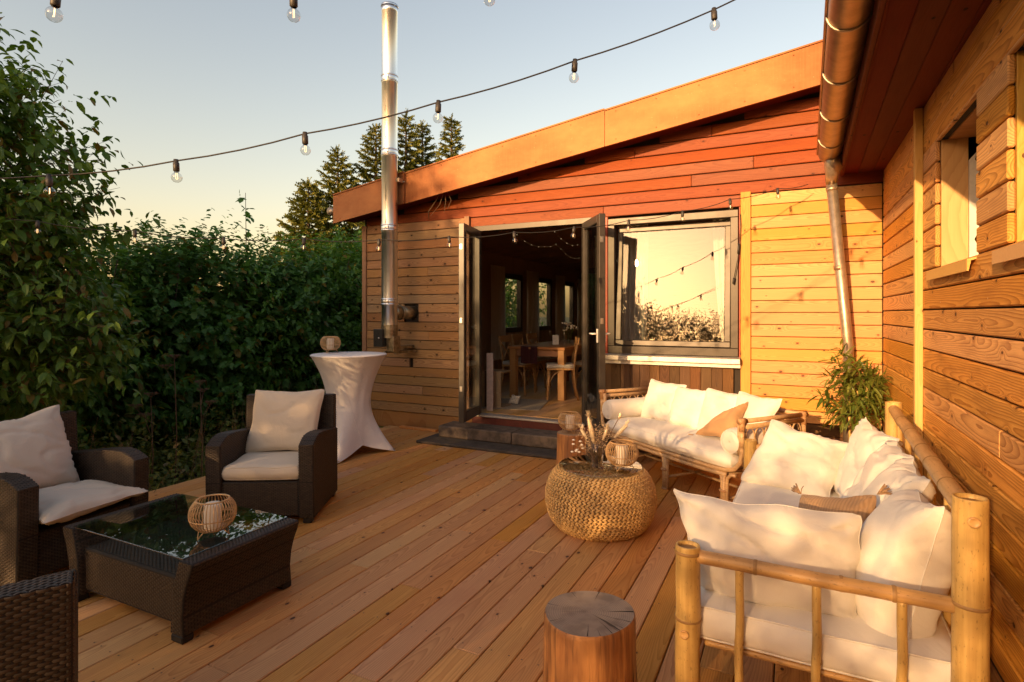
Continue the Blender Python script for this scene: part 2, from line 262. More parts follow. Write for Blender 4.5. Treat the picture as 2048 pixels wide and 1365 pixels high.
# ------------------------------------------------------------------ mesh helpers
class MB:
    def __init__(s): s.v = []; s.f = []; s.sm = []; s.mi = []; s.cur = 0
    def add(s, vs, fs, smooth=False):
        b = len(s.v); s.v += [tuple(v) for v in vs]; s.f += [tuple(i+b for i in f) for f in fs]; s.sm += [smooth]*len(fs); s.mi += [s.cur]*len(fs); return s
    def cbox(s, c, d, ch=.003, mat=None):
        """box with chamfered edges; c centre, d full size, mat optional Matrix applied after"""
        hx, hy, hz = d[0]/2, d[1]/2, d[2]/2; ch = min(ch, hx*.45, hy*.45, hz*.45); vs = []; ix = {}
        for sx in (-1, 1):
            for sy in (-1, 1):
                for sz in (-1, 1):
                    for k in range(3):
                        q = [sx*hx, sy*hy, sz*hz]
                        for a in range(3):
                            if a != k: q[a] -= (sx, sy, sz)[a]*ch
                        ix[sx, sy, sz, k] = len(vs); vs.append(Vector(q)+Vector(c))
        fs = []
        for k in range(3):
            a, b = (k+1) % 3, (k+2) % 3
            for sg in (-1, 1):
                qs = []
                for p, q in ((-1, -1), (1, -1), (1, 1), (-1, 1)):
                    t = [0, 0, 0]; t[k] = sg; t[a] = p; t[b] = q; qs.append(ix[t[0], t[1], t[2], k])
                fs.append(qs if sg > 0 else qs[::-1])
            for p in (-1, 1):
                for q in (-1, 1):
                    e = []
                    for sg in (-1, 1):
                        t = [0, 0, 0]; t[k] = sg; t[a] = p; t[b] = q; e.append((ix[t[0], t[1], t[2], a], ix[t[0], t[1], t[2], b]))
                    qd = [e[0][0], e[1][0], e[1][1], e[0][1]]; fs.append(qd if p*q < 0 else qd[::-1])
        for key in {k[:3] for k in ix}:
            t = [ix[(*key, k)] for k in range(3)]; fs.append(t if key[0]*key[1]*key[2] > 0 else t[::-1])
        if mat is not None: vs = [mat @ v for v in vs]
        return s.add(vs, fs)
    def b2(s, x0, x1, y0, y1, z0, z1, ch=.003, mat=None): return s.cbox(((x0+x1)/2, (y0+y1)/2, (z0+z1)/2), (x1-x0, y1-y0, z1-z0), ch, mat)
    def tube(s, pts, r, n=8, caps=True, closed=False, smooth=True):
        pts = [Vector(p) for p in pts]; m = len(pts); rs = r if isinstance(r, (list, tuple)) else [r]*m
        prev = None; rings = []
        for i, p in enumerate(pts):
            if closed: d = pts[(i+1) % m]-pts[i-1]
            else: d = pts[min(i+1, m-1)]-pts[max(i-1, 0)]
            d = d.normalized() if d.length > 1e-9 else Vector((0, 0, 1))
            if prev is None:
                a = Vector((0, 0, 1)) if abs(d.z) < .9 else Vector((1, 0, 0)); u = d.cross(a).normalized()
            else: u = (prev-d*prev.dot(d)).normalized()
            prev = u; w = d.cross(u); rings.append([p+(u*math.cos(2*PI*k/n)+w*math.sin(2*PI*k/n))*rs[i] for k in range(n)])
        vs = [v for q in rings for v in q]; fs = []
        for i in range(m if closed else m-1):
            j = (i+1) % m
            for k in range(n): fs.append((i*n+k, i*n+(k+1) % n, j*n+(k+1) % n, j*n+k))
        if caps and not closed: fs += [tuple(range(n))[::-1], tuple((m-1)*n+k for k in range(n))]
        return s.add(vs, fs, smooth)
    def lathe(s, prof, n=24, c=(0, 0, 0), smooth=True, fn=None):
        vs = []; fs = []; m = len(prof)
        for r, z in prof:
            for k in range(n):
                a = 2*PI*k/n; rr = r*(fn(a, z) if fn else 1); vs.append((c[0]+rr*math.cos(a), c[1]+rr*math.sin(a), c[2]+z))
        for i in range(m-1):
            for k in range(n): fs.append((i*n+k, i*n+(k+1) % n, (i+1)*n+(k+1) % n, (i+1)*n+k))
        return s.add(vs, fs, smooth)
    def disc(s, r, z, n=24, c=(0, 0, 0), fn=None):
        return s.add([(c[0]+r*(fn(2*PI*k/n, z) if fn else 1)*math.cos(2*PI*k/n), c[1]+r*(fn(2*PI*k/n, z) if fn else 1)*math.sin(2*PI*k/n), c[2]+z) for k in range(n)], [tuple(range(n))])
    def grid(s, fn, nu, nv, smooth=True, closeu=False, flip=False):
        vs = [fn(i/(nu if closeu else nu-1), j/(nv-1)) for i in range(nu) for j in range(nv)]; fs = []
        for i in range(nu if closeu else nu-1):
            for j in range(nv-1):
                i2 = (i+1) % nu; q = (i*nv+j, i2*nv+j, i2*nv+j+1, i*nv+j+1); fs.append(q[::-1] if flip else q)
        return s.add(vs, fs, smooth)
    def prism(s, poly, y0, y1, plane='xz', ch=0):
        """extrude a polygon; plane xz along y, yz along x"""
        k = len(poly)
        P = (lambda a, b, t: (a, t, b)) if plane == 'xz' else ((lambda a, b, t: (t, a, b)) if plane == 'yz' else (lambda a, b, t: (a, b, t)))
        vs = [P(a, b, y0) for a, b in poly]+[P(a, b, y1) for a, b in poly]
        fs = [tuple(range(k)), tuple(range(k, 2*k))[::-1]]+[(i, i+k, (i+1) % k+k, (i+1) % k) for i in range(k)]
        return s.add(vs, fs)
    def mesh(s, name, mats):
        me = bpy.data.meshes.new(name); me.from_pydata(s.v, [], s.f)
        for m in (mats if isinstance(mats, (list, tuple)) else [mats]): me.materials.append(m)
        me.polygons.foreach_set('use_smooth', s.sm); me.polygons.foreach_set('material_index', s.mi); me.validate(); me.update()
        return me
def link(name, me, parent=None, loc=(0, 0, 0), rot=(0, 0, 0), **tags):
    o = bpy.data.objects.new(name, me); COL.objects.link(o); o.location = loc; o.rotation_euler = rot
    if parent: o.parent = parent
    for k, v in tags.items(): o[k] = v
    return o
def fixn(me):
    import bmesh
    b = bmesh.new(); b.from_mesh(me); bmesh.ops.recalc_face_normals(b, faces=b.faces[:]); b.to_mesh(me); b.free()
def part(name, mb, mat, parent=None, fix=True, loc=(0, 0, 0), rot=(0, 0, 0), **tags):
    me = mb.mesh(name, mat)
    if fix: fixn(me)
    return link(name, me, parent, loc, rot, **tags)
def thing(name, label, cat, loc=(0, 0, 0), rz=0., group=None):
    o = link(name, None, None, loc, (0, 0, rz), label=label, category=cat)
    if group: o['group'] = group
    return o
def single(name, mb, mat, label, cat, group=None, loc=(0, 0, 0), rot=(0, 0, 0), fix=True):
    o = part(name, mb, mat, None, fix, loc, rot, label=label, category=cat)
    if group: o['group'] = group
    return o
def dup(root, loc, rz, label):
    def cp(o, par):
        c = o.copy(); COL.objects.link(c)
        if par: c.parent = par
        for k in [q for q in o.children]: cp(k, c)
        return c
    c = cp(root, None); c.location = loc; c.rotation_euler = (0, 0, rz); c['label'] = label; return c
_bc = {}
def board(name, L, w, th, mat, parent, loc, rot, ch=.0025, shape=None):
    """one board: local x along its length, z its face; meshes shared between boards of one size"""
    key = (round(L, 2), round(w, 4), th, mat.name, ch)
    if key not in _bc:
        mb = MB(); mb.cbox((0, 0, 0), (L, w, th), ch); _bc[key] = mb.mesh(name, mat)
    return link(name, _bc[key], parent, loc, rot)
BACK = (PI/2, 0, 0); RIGHT = (PI/2, 0, -PI/2)
def vn(p, f=1., seed=0.): return mnoise.noise(Vector(p)*f+Vector((seed, seed*1.7, -seed)))

def pillow(name, BL, BR, TR, TL, th, mat, label, cat='cushion', group=None, seed=1., n=34, tassel=None, edge=.10, sag=0., wr=1.):
    """a stuffed cushion spanned by four corners in the room"""
    BL, BR, TR, TL = map(Vector, (BL, BR, TR, TL)); c = (BL+BR+TR+TL)/4
    nr = ((BR-BL)+(TR-TL)).cross((TL-BL)+(TR-BR)).normalized(); mb = MB()
    wid = ((BR-BL).length+(TR-TL).length)/2; hei = ((TL-BL).length+(TR-BR).length)/2
    ux = ((BR-BL)+(TR-TL)).normalized(); uy = nr.cross(ux)
    def fn(side):
        def f(u, v):
            a, b = 2*u-1, 2*v-1
            # edges pulled in between the pointed corners
            pa = a*(1-edge*(1-b*b)**1.0*abs(a)**3); pb = b*(1-edge*(1-a*a)**1.0*abs(b)**3)
            U, V = (pa+1)/2, (pb+1)/2
            cr_ = 1-.055*(abs(a)*abs(b))**7; U = .5+(U-.5)*cr_; V = .5+(V-.5)*cr_; wob = .016*wr; U += wob/wid*vn((a*2.2, b*2.2, seed), 1., 7.); V += wob/hei*vn((a*2.2, b*2.2, seed), 1., 17.)-.018*wr*max(0, b)*(1-a*a)
            p = (BL*(1-U)+BR*U)*(1-V)+(TL*(1-U)+TR*U)*V
            h = max(0., (1-abs(a)**2.6))**.52*max(0., (1-abs(b)**2.6))**.52
            q = Vector((a*wid*3, b*hei*3, side*3+seed))
            ca = 0.
            for sx in (-1, 1):
                for sy in (-1, 1):
                    dx, dy = (a-sx)*wid, (b-sy)*hei; rr = math.hypot(dx, dy); an = math.atan2(dy, dx)
                    ca += math.exp(-(rr/.16)**2)*math.sin(an*9+seed*3+sx+sy*2)*.010
            rim = min(1-abs(a), 1-abs(b)); pk = math.exp(-(rim/.16)**2)*(1-math.exp(-(rim/.03)**2))
            al = a*wid if 1-abs(b) < 1-abs(a) else b*hei
            ripple = pk*.006*math.sin(al*70+seed*5+2*vn(q, .8, seed))*(.4+vn(q, .7, seed+3))
            rg = 1-abs(vn((q.x*.5+.9*q.y, q.y*.45-.35*q.x, seed), 1.3, seed)); fold = -.020*max(0, rg-.80)/.20*min(1, .35+rim*2)
            wv = wr*(ca*1.3+ripple*1.4+.008*mnoise.fractal(q*.9, 1., 2.2, 3)*h+.018*vn(q, .42, seed)*h+fold*.55*h)
            low = 1-.25*b*sag
            return p+nr*side*(h*th/2*low+wv*min(1, h*3))+Vector((0, 0, -sag*.03*h))-c
        return f
    mb.grid(fn(1), n, n); mb.grid(fn(-1), n, n, flip=True)
    # seam
    f = fn(1); ed = [f(t/24, 0) for t in range(24)]+[f(1, t/24) for t in range(24)]+[f(1-t/24, 1) for t in range(24)]+[f(0, 1-t/24) for t in range(24)]
    mb.tube(ed, .0019, 5, closed=True)
    rot = Matrix((ux, uy, nr)).transposed()
    inv = rot.inverted(); mb.v = [tuple(inv @ Vector(v)) for v in mb.v]
    o = single(name, mb, mat, label, cat, group, loc=c); o.rotation_euler = rot.to_euler()
    if tassel is not None:
        tb = MB()
        for k in tassel:
            base = inv @ ((BL, BR, TR, TL)[k]-c); out = base.normalized()
            for q in range(16):
                d = (out+Vector((random.uniform(-.6, .6), random.uniform(-.6, .6), random.uniform(-.5, .5)))).normalized()
                tb.tube([base-out*.005, base+d*.022, base+d*.045+Vector((0, 0, -.006))], .0022, 4)
        part('tassel', tb, mat, o, kind='stuff')
    return o

# ------------------------------------------------------------------ ground and deck
gm = MB(); gm.add([(-300, -300, -.42), (300, -300, -.42), (300, 300, -.42), (-300, 300, -.42)], [(0, 1, 2, 3)])
part('ground', gm, M['lawn'], kind='structure')
deck = link('deck', None, None, kind='structure')
DX0, DX1, PITCH = -4.86, .70, .1452
nb = int((DX1-DX0)/PITCH)+1
for i in range(nb):
    x = DX0+PITCH*(i+.5); cuts = [-.9]; y = -.9+random.uniform(.6, 3.6)
    while y < 5.6: cuts.append(y); y += random.choice((2.2, 3., 3.6, 4.1))
    cuts.append(6.13)
    for a, b in zip(cuts, cuts[1:]):
        L = round(b-a-.003, 1)+.0 if False else b-a-.003
        board('deck_board', L, PITCH-.0055, .027, M['deck'], deck, (x, (a+b)/2, -.0135+random.uniform(-.0008, .0008)), (0, 0, PI/2+random.uniform(-.0006, .0006)), .004)
jm = MB()
for k in range(10): jm.b2(DX0+.05, DX1, -.8+k*.75, -.74+k*.75, -.13, -.03)
part('joist', jm, M['oldboard'], deck)
sq = MB()
for i in range(nb):
    for k in range(10):
        for s_ in (-.042, .042): sq.disc(.0042, .0012, 6, (DX0+PITCH*(i+.5)+s_+random.uniform(-.004, .004), -.77+k*.75+random.uniform(-.006, .006), 0))
part('screw', sq, M['screw'], deck, fix=False, kind='stuff')
em = MB(); em.b2(DX0-.025, DX0-.002, -.9, 6.1, -.2, -.004); part('edge_board', em, M['deck'], deck)
sk = MB(); sk.add([(DX0, -.9, -.2), (DX1, -.9, -.2), (DX1, 6.2, -.2), (DX0, 6.2, -.2)], [(0, 1, 2, 3)]); part('underside', sk, M['dark'], deck)

# ------------------------------------------------------------------ the main house (gable wall at y = 6.15)
house = thing('house', 'timber house with red gable boards, open black double door and sloping rust-coloured roof edge', 'house')
H = lambda n, mb, m, p=None, **k: part(n, mb, m, p or house, **k)
# structural shell (dark, behind the boards)
sh = MB(); zt = lambda x: 2.80+.148*(x+5.54)
sh.prism([(-5.33, 0), (-3.56, 0), (-3.56, zt(-3.56)+.1), (-5.33, zt(-5.33)+.1)], 6.19, 6.30)
sh.prism([(-3.56, 2.6), (-1.80, 2.6), (-1.80, zt(-1.8)+.1), (-3.56, zt(-3.56)+.1)], 6.19, 6.30)
sh.prism([(-2.03, -.1), (-1.84, -.1), (-1.84, 2.58), (-2.03, 2.58)], 6.19, 6.30)
sh.prism([(-1.84, -.1), (-.48, -.1), (-.48, 1.04), (-1.84, 1.04)], 6.19, 6.30)
sh.prism([(-.48, -.1), (1.0, -.1), (1.0, 2.58), (-.48, 2.58)], 6.19, 6.30)
sh.prism([(-1.80, 2.58), (1.0, 2.58), (1.0, zt(1.)+.1), (-1.80, zt(-1.8)+.1)], 6.19, 6.30)
H('wall_core', sh, M['dark'])
# weathered cladding, left of the door: 21 boards with a gap cut round the flue elbow
z = .195
for i in range(21):
    zz = z+.1196*i+.0598; w = .1115
    segs = [(-5.262, -3.70)]
    if i in (10, 11): segs = [(-5.262, -4.63), (-4.40, -3.70)]
    if i == 5: segs = [(-5.262, -4.545), (-4.485, -3.70)]
    if i in (2, 8, 15): a = random.uniform(-4.9, -4.1); segs = [(-5.262, a), (a+.002, -3.70)]
    for a, b in segs: board('cladding_board', b-a, w, .024, M['weathered'], house, ((a+b)/2, 6.162+random.uniform(-.001, .001), zz), BACK, .004)
cp = MB(); cp.b2(-.035, .035, -.022, .022, -1.26, 1.26, .004)
H('corner_post', cp, M['weathered_z'], loc=(-5.30, 6.155, 1.45)); H('corner_post', cp, M['weathered_z'], loc=(-3.655, 6.150, 1.46))
pl = MB(); pl.b2(-5.30, -3.60, 6.165, 6.20, -.03, .19); H('plinth_board', pl, M['plinth'])
st = MB(); st.b2(-4.62, -4.05, 6.03, 6.09, .001, .03); single('loose_batten', st, M['fresh'], 'short pale batten lying on the deck against the house plinth', 'batten')
# fresh spruce cladding, right of the window
for i in range(20):
    zz = .446+.1185*(i-0)+.059
    if zz > 2.75: break
    segs = [(-.372, .735)]
    for a, b in segs: board('cladding_board', b-a, .1125, .024, M['fresh'], house, ((a+b)/2, 6.162, zz), BACK, .004)
pp = MB(); pp.b2(-.047, .047, -.02, .02, -1.36, 1.36, .004); H('trim_post', pp, M['fresh_z'], loc=(-.42, 6.150, 1.36))
for k in range(4): board('skirting_board', 1.1, .105, .022, M['oldboard'], house, (.18, 6.165, .39-k*.11), BACK)
# dark vertical boards under the window
for k in range(13):
    x = -1.86+k*.106; board('panel_board', 1.03, .104, .02, M['oldboard'], house, (x, 6.168-(k % 2)*.004, .47), (PI/2, -PI/2, 0))
# red gable boards
red_cut = [1.7, -1.2, -.95, -.35, -1.75, -1.55, -.75, -.2, 1.]
for k in range(12):
    z0 = 2.58+.1247*k; z1 = z0+.121; xl = -5.3
    need = (z1+.05-2.735)/.148-5.54        # leave out what the roof edge hides entirely
    a = max(-5.28, need-.9); b = .95
    if a > .2: break
    if k == 0: sg = [(-3.62, -1.9), (-1.898, -.47)]
    elif k < 1: sg = [(a, b)]
    else:
        c = red_cut[k % 9]; sg = [(a, c), (c+.002, b)] if k in (2, 3, 5, 6) and a+.3 < c < b-.1 else [(a, b)]
    for p, q in sg: board('gable_board', q-p, .1145, .024, M['red'], house, ((p+q)/2, 6.178, (z0+z1)/2), BACK, .006)
# roof edge: two sheet-metal lengths, soffit and roof deck
def fas(x0, x1, yf, name='roof_fascia'):
    f = MB(); zb = lambda x: 2.735+.148*(x+5.54)
    f.prism([(x0, zb(x0)), (x1, zb(x1)), (x1, zb(x1)+.375), (x0, zb(x0)+.365)], yf, yf+.03)
    f.prism([(x0, zb(x0)+.366), (x1, zb(x1)+.376), (x1, zb(x1)+.392), (x0, zb(x0)+.382)], yf-.012, yf+.4)
    fo = H(name, f, M['fascia']); q = MB(); x = x0+.12
    while x < min(x1, .6):
        for dz in (.035, .33): q.lathe([(.0005, .004), (.006, .003), (.007, 0)], 8, (0, 0, 0)); n8 = 24; q.v[-n8:] = [(x+a, yf-.001-c, zb(x)+dz+b+random.uniform(-.004, .004)*0) for a, b, c in q.v[-n8:]]
        x += .42
    part('rivet', q, M['fascia'], fo, kind='stuff', fix=False); q = MB(); q.prism([(x0, zb(x0)-.012), (x1, zb(x1)-.012), (x1, zb(x1)+.004), (x0, zb(x0)+.004)], yf-.006, yf+.02); part('drip_edge', q, M['fascia'], fo)
fas(-5.57, -4.395, 5.83); fas(-4.393, -1.795, 5.86); fas(-1.79, 1.2, 5.862)
sm = MB(); zb = lambda x: 2.735+.148*(x+5.54)
sm.prism([(-5.5, zb(-5.5)+.03), (1.2, zb(1.2)+.03), (1.2, zb(1.2)+.05), (-5.5, zb(-5.5)+.05)], 5.893, 6.175); H('soffit', sm, M['soffit'])
rf = MB(); rf.prism([(-5.56, zb(-5.56)+.20), (4.2, zb(4.2)+.20), (4.2, zb(4.2)+.36), (-5.56, zb(-5.56)+.36)], 5.9, 15.2); H('roof', rf, M['dark'])
eg = MB(); eg.tube([(-5.66, 5.86, 2.90), (-5.66, 15, 2.90)], .055, 12); H('eaves_gutter', eg, M['zincpipe'])
# ---- window: outer frame, tilted sash with pane, sill
win = MB(); WX0, WX1, WZ0, WZ1 = -1.836, -.488, 1.065, 2.55
for a in ((WX0, WX1, WZ1-.075, WZ1), (WX0, WX1, WZ0, WZ0+.085), (WX0, WX0+.075, WZ0+.085, WZ1-.075), (WX1-.075, WX1, WZ0+.085, WZ1-.075)):
    win.b2(a[0], a[1], 6.125, 6.215, a[2], a[3], .005)
window = H('window', win, M['frame2'])
TILT = R(4.4); sx0, sx1, sh0 = WX0+.078, WX1-.078, WZ1-WZ0-.17
sa = MB()
for a in ((sx0, sx1, sh0-.06, sh0), (sx0, sx1, 0, .06), (sx0, sx0+.06, .06, sh0-.06), (sx1-.06, sx1, .06, sh0-.06)): sa.b2(a[0], a[1], -.03, .03, a[2], a[3], .006)
sash = part('sash', sa, M['frame2'], window, loc=(0, 6.175, WZ0+.087), rot=(-TILT, 0, 0))
pa = MB(); pa.b2(sx0+.058, sx1-.058, -.008, .008, .058, sh0-.058, .001); part('pane', pa, M['windowglass'], window, loc=(0, 6.175, WZ0+.087), rot=(-TILT, 0, 0))
si = MB(); si.prism([(6.05, 1.035), (6.13, 1.05), (6.13, 1.062), (6.045, 1.047), (6.045, 1.0), (6.052, 1.0)], -1.90, -.468, 'yz'); part('window_sill', si, M['alu'], window)
s2 = MB(); s2.b2(-1.905, -.466, 6.10, 6.14, .955, 1.033); part('sill_board', s2, M['whitepaint'], window)
rp = MB(); rp.b2(-1.915, -1.842, 6.135, 6.175, 1.03, 2.575); rp.b2(-.483, -.470, 6.14, 6.17, 1.03, 2.575); H('window_casing', rp, M['redpaint'])
def curtain(name, x0, x1, y, z0, z1, mat, label, amp=.025, fr=16., dx=(0, 0), vertical='x', group=None):
    mb = MB()
    def f(u, v):
        x = x0+(x1-x0)*u; off = (dx[0]*(1-u)+dx[1]*u)*(1-v)**1.5
        a = amp*math.sin(fr*2*PI*u+.8*math.sin(3*v))*(1-.35*v)
        return (x+off, y+a, z0+(z1-z0)*v) if vertical == 'x' else (y+a, x+off, z0+(z1-z0)*v)
    mb.grid(f, 90, 14); return single(name, mb, mat, label, 'curtain', group, fix=False)
curtain('curtain', -1.86, -1.50, 6.62, .72, 2.62, M['sheer'], 'white curtain hanging inside at the left edge of the big window', fr=6, dx=(0, -.04))
curtain('curtain', -.80, -.42, 6.62, .72, 2.62, M['sheer'], 'white curtain hanging inside at the right edge of the big window', fr=6, dx=(.15, .0))
# ---- double door
fr = MB(); DXL, DXR, DZ0, DZ1 = -3.50, -2.085, .245, 2.585
fr.b2(DXL-.06, DXR+.06, 6.13, 6.21, DZ1-.065, DZ1); fr.b2(DXL-.06, DXL, 6.131, 6.211, DZ0, DZ1-.066); fr.b2(DXR, DXR+.06, 6.131, 6.211, DZ0, DZ1-.066)
H('door_frame', fr, M['frame2'])
th = MB(); th.b2(DXL, DXR, 6.06, 6.20, .243, .268); H('threshold', th, M['alu']); t2 = MB(); t2.b2(DXL-.05, DXR+.1, 6.085, 6.19, .10, .241); H('threshold_board', t2, M['redsill'])
def leaf(hx, hy, ang, sgn, lab):
    d = MB(); w, h, t = .655, 2.245, .068
    d.b2(0, .085, -t/2, t/2, 0, h, .006); d.b2(w-.085, w, -t/2, t/2, 0, h, .006); d.b2(.086, w-.086, -t/2, t/2, 0, .11, .006); d.b2(.086, w-.086, -t/2, t/2, h-.085, h, .006)
    o = part('door', d, M['frame'], house, loc=(hx, hy, .275), rot=(0, 0, ang), label=lab)
    g = MB(); g.b2(.084, w-.084, -.012, .012, .108, h-.083, .001); part('pane', g, M['doorglass'], o)
    g = MB()
    for zz in (.35, 1.12, 1.95): g.b2(w-.004, w+.006, -.018, .012, zz, zz+.06, .002)
    for zz in (.2, 1.9): g.tube([(-.01, -sgn*.04, zz), (-.01, -sgn*.04, zz+.1)], .011, 8)
    part('hinge', g, M['hinge'], o)
    if sgn < 0:
        k = MB(); k.b2(w-.058, w-.028, t/2, t/2+.012, .93, 1.07, .003); k.tube([(w-.043, t/2+.01, 1.02), (w-.043, t/2+.055, 1.02), (w-.15, t/2+.055, 1.02)], .0095, 8)
        k.b2(w-.058, w-.028, -t/2-.012, -t/2, .93, 1.07, .003); k.tube([(w-.043, -t/2-.01, 1.02), (w-.043, -t/2-.055, 1.02), (w-.15, -t/2-.055, 1.02)], .0095, 8)
        part('handle', k, M['whitepaint'], o)
    return o
leaf(-3.47, 6.12, math.atan2(-.62, .13), 1, 'left door leaf swung outwards beside the weathered boards')
leaf(-2.105, 6.12, math.atan2(-.53, .37), -1, 'right door leaf with white lever handle swung out beside the window')
# ---- steps at the door
sb = MB(); sb.b2(-.50, .50, -.155, .155, -.0, .135, .012)
def stepf(x0, x1, y0, y1, z0, z1, lab, mat):
    mb = MB(); mb.b2(x0, x1, y0, y1, z0, z1, .012); return mb
Sg = 'concrete blocks forming the door step'
b = single('step_block', stepf(-3.80, -2.83, 5.71, 6.05, .034, .165, '', 0), M['stone'], 'dark concrete step block under the left door leaf', 'step', Sg)
b = single('step_block', stepf(-2.822, -1.70, 5.71, 6.05, .034, .165, '', 0), M['stone'], 'dark concrete step block behind the far log stump', 'step', Sg)
b = single('step_slab', stepf(-3.92, -1.66, 5.43, 6.06, .002, .032, '', 0), M['slab'], 'thin dark slab lying flat on the deck under the step blocks', 'step')

# ---- room behind the door
rm = MB(); rm.b2(-5.25, .6, 6.31, 15, .19, .236); H('room_floor', rm, M['dark'])
for i in range(22):
    x = -5.15+i*.19
    if x < .5: board('floor_board', 5.2, .188, .02, M['floor'], house, (x, 8.9, .247), (0, 0, PI/2), .001)
rm = MB(); rm.prism([(-5.25, 2.66), (.7, 3.35), (.7, 3.4), (-5.25, 2.72)], 6.32, 15); H('room_ceiling', rm, M['ceil'])
rm = MB(); rm.b2(-5.2, .7, 15, 15.1, .2, 3.5); rm.b2(.62, .7, 6.31, 15, .2, 3.5); H('room_wall', rm, M['darkboard'])
# left wall with windows, the two nearest unseen and added to brighten the room, sill at 1.0, heads at 2.35
lw = MB(); lw.b2(-5.30, -5.20, 6.32, 15, .2, 1.12); lw.b2(-5.30, -5.20, 6.32, 15, 2.32, 2.75)
wins = [(6.75, 7.75), (8.15, 9.2), (9.95, 11.0), (11.55, 12.65), (13.2, 14.2), (14.5, 14.9)]; yb = 6.32
for a, b in wins: lw.b2(-5.30, -5.20, yb, a, 1.121, 2.319); yb = b
H('room_wall', lw, M['darkboard'])
for k in range(48): board('wall_board', .84, .112, .012, M['darkboard'], house, (-5.192, 8.1+k*.115, .70), (0, -PI/2, 0), .004)
for a, b in wins:
    f = MB()
    for q in ((a, b, 2.22, 2.32), (a, b, 1.12, 1.22), (a, a+.09, 1.22, 2.22), (b-.09, b, 1.22, 2.22)): f.b2(-5.27, -5.17, q[0], q[1], q[2], q[3])
    w_ = H('window', f, M['frame']); g = MB(); g.b2(-5.232, -5.224, a+.08, b-.08, 1.21, 2.23, .001); part('pane', g, M['doorglass'], w_)
for k, (a, b, l) in enumerate(((9.35, 9.95, 'linen curtain hanging left of the nearest dining room window'), (10.95, 11.6, 'linen curtain between the first and second dining room windows'), (12.6, 13.22, 'linen curtain between the second and third dining room windows'), (14.15, 14.6, 'linen curtain beyond the third dining room window'))):
    curtain('curtain', a, b, -5.06, .62, 2.42, M['curtain'], l, .03, 5, vertical='y', group='linen curtains along the dining room windows')
# table
TA = R(90)
tb = thing('dining_table', 'rustic wooden dining table with block legs seen through the open door', 'table', (-3.36, 8.75, .257), 0)
q = MB(); q.b2(-.45, .45, -1.15, 1.15, .72, .76, .006); part('tabletop', q, M['table'], tb, )
q = MB(); q.b2(-.36, .36, -1.10, -1.07, .62, .719); q.b2(-.36, .36, 1.07, 1.10, .62, .719); q.b2(-.41, -.38, -1.04, 1.04, .62, .719); q.b2(.38, .41, -1.04, 1.04, .62, .719); part('apron', q, M['table'], tb)
for sx in (-1, 1):
    for sy in (-1, 1): q = MB(); q.b2(-.05, .05, -.05, .05, 0, .719, .005); part('leg', q, M['table'], tb, loc=(sx*.385, sy*1.09, 0))
q = MB()
q.grid(lambda u, v: (-.34+.27*u, -1.16-.012*math.sin(u*9), .775-.36*max(0, v-.3)) if v > .3 else (-.34+.27*u, -1.16+.5*(.3-v), .775+.004*math.sin(u*14)), 16, 20)
q.v = [(x+.1, y, z) for x, y, z in q.v]
single('table_runner', q, M['maroon'], 'dark maroon runner hanging over the end of the dining table', 'runner', loc=(-3.36, 8.75, .247))
def cross_chair():
    r = thing('dining_chair', 'cross-back wooden chair at the near right table corner with its back turned to the door', 'chair', (-2.93, 8.05, .257), 0, 'cross-back chairs round the dining table')
    def leg(p): m = MB(); m.tube(p, [.014, .016, .018][:len(p)], 8); part('leg', m, M['bamboox2'], r)
    leg([(-.19, -.19, 0), (-.18, -.175, .25), (-.17, -.165, .44)]); leg([(.19, -.19, 0), (.18, -.175, .25), (.17, -.165, .44)])
    for s_ in (-1, 1):
        m = MB(); m.tube([(s_*.18, .25, 0), (s_*.175, .20, .25), (s_*.18, .185, .45), (s_*.19, .21, .68), (s_*.19, .26, .90)], [.014, .017, .018, .016, .014], 8); part('leg', m, M['bamboox2'], r)
    m = MB(); m.b2(-.21, .21, -.20, .20, .435, .462, .01); part('seat', m, M['bamboox2'], r)
    m = MB(); m.b2(-.205, .205, -.20, .19, .464, .515, .022); part('seat_pad', m, M['sheer'], r)
    m = MB(); m.prism([(-.20, .80), (.20, .80), (.205, .90), (-.205, .90)], .235, .258); part('top_rail', m, M['bamboox2'], r)
    m = MB(); m.tube([(-.17, .20, .50), (0, .215, .66), (.17, .24, .80)], .011, 6); m.tube([(.17, .20, .50), (0, .222, .66), (-.17, .24, .80)], .011, 6); part('cross', m, M['bamboox2'], r)
    m = MB()
    for s_ in (-1, 1):
        m.tube([(s_*.18, -.175, .25), (s_*.15, -.17, .36), (s_*.08, -.17, .42), (0, -.17, .435)], .009, 6); m.tube([(s_*.178, -.17, .25), (s_*.172, -.1, .37), (s_*.17, 0, .43)], .009, 6)
    part('bracket', m, M['bamboox2'], r)
    return r
M['bamboox2'] = plain('beech_stain', (.46, .26, .105), .45, 0, .15, 30.)
ch0 = cross_chair(); ch0.rotation_euler[2] = R(-65)
ch0.location = (-3.05, 7.78, .257)
for (x, y, a, l) in ((-2.80, 8.45, -90, 'second cross-back chair on the right side of the dining table'), (-2.80, 9.1, -90, 'third cross-back chair on the right side of the dining table'),
                     (-3.42, 7.30, 180, 'cross-back chair at the head of the dining table facing away into the room'), (-3.82, 8.0, 90, 'cross-back chair on the window side of the table nearest the door'),
                     (-3.90, 8.6, 90, 'cross-back chair in the middle of the window side of the table'), (-3.90, 9.2, 90, 'cross-back chair farthest along the window side of the table')):
    if a == 180: continue
    dup(ch0, (x, y, .257), R(a), l)
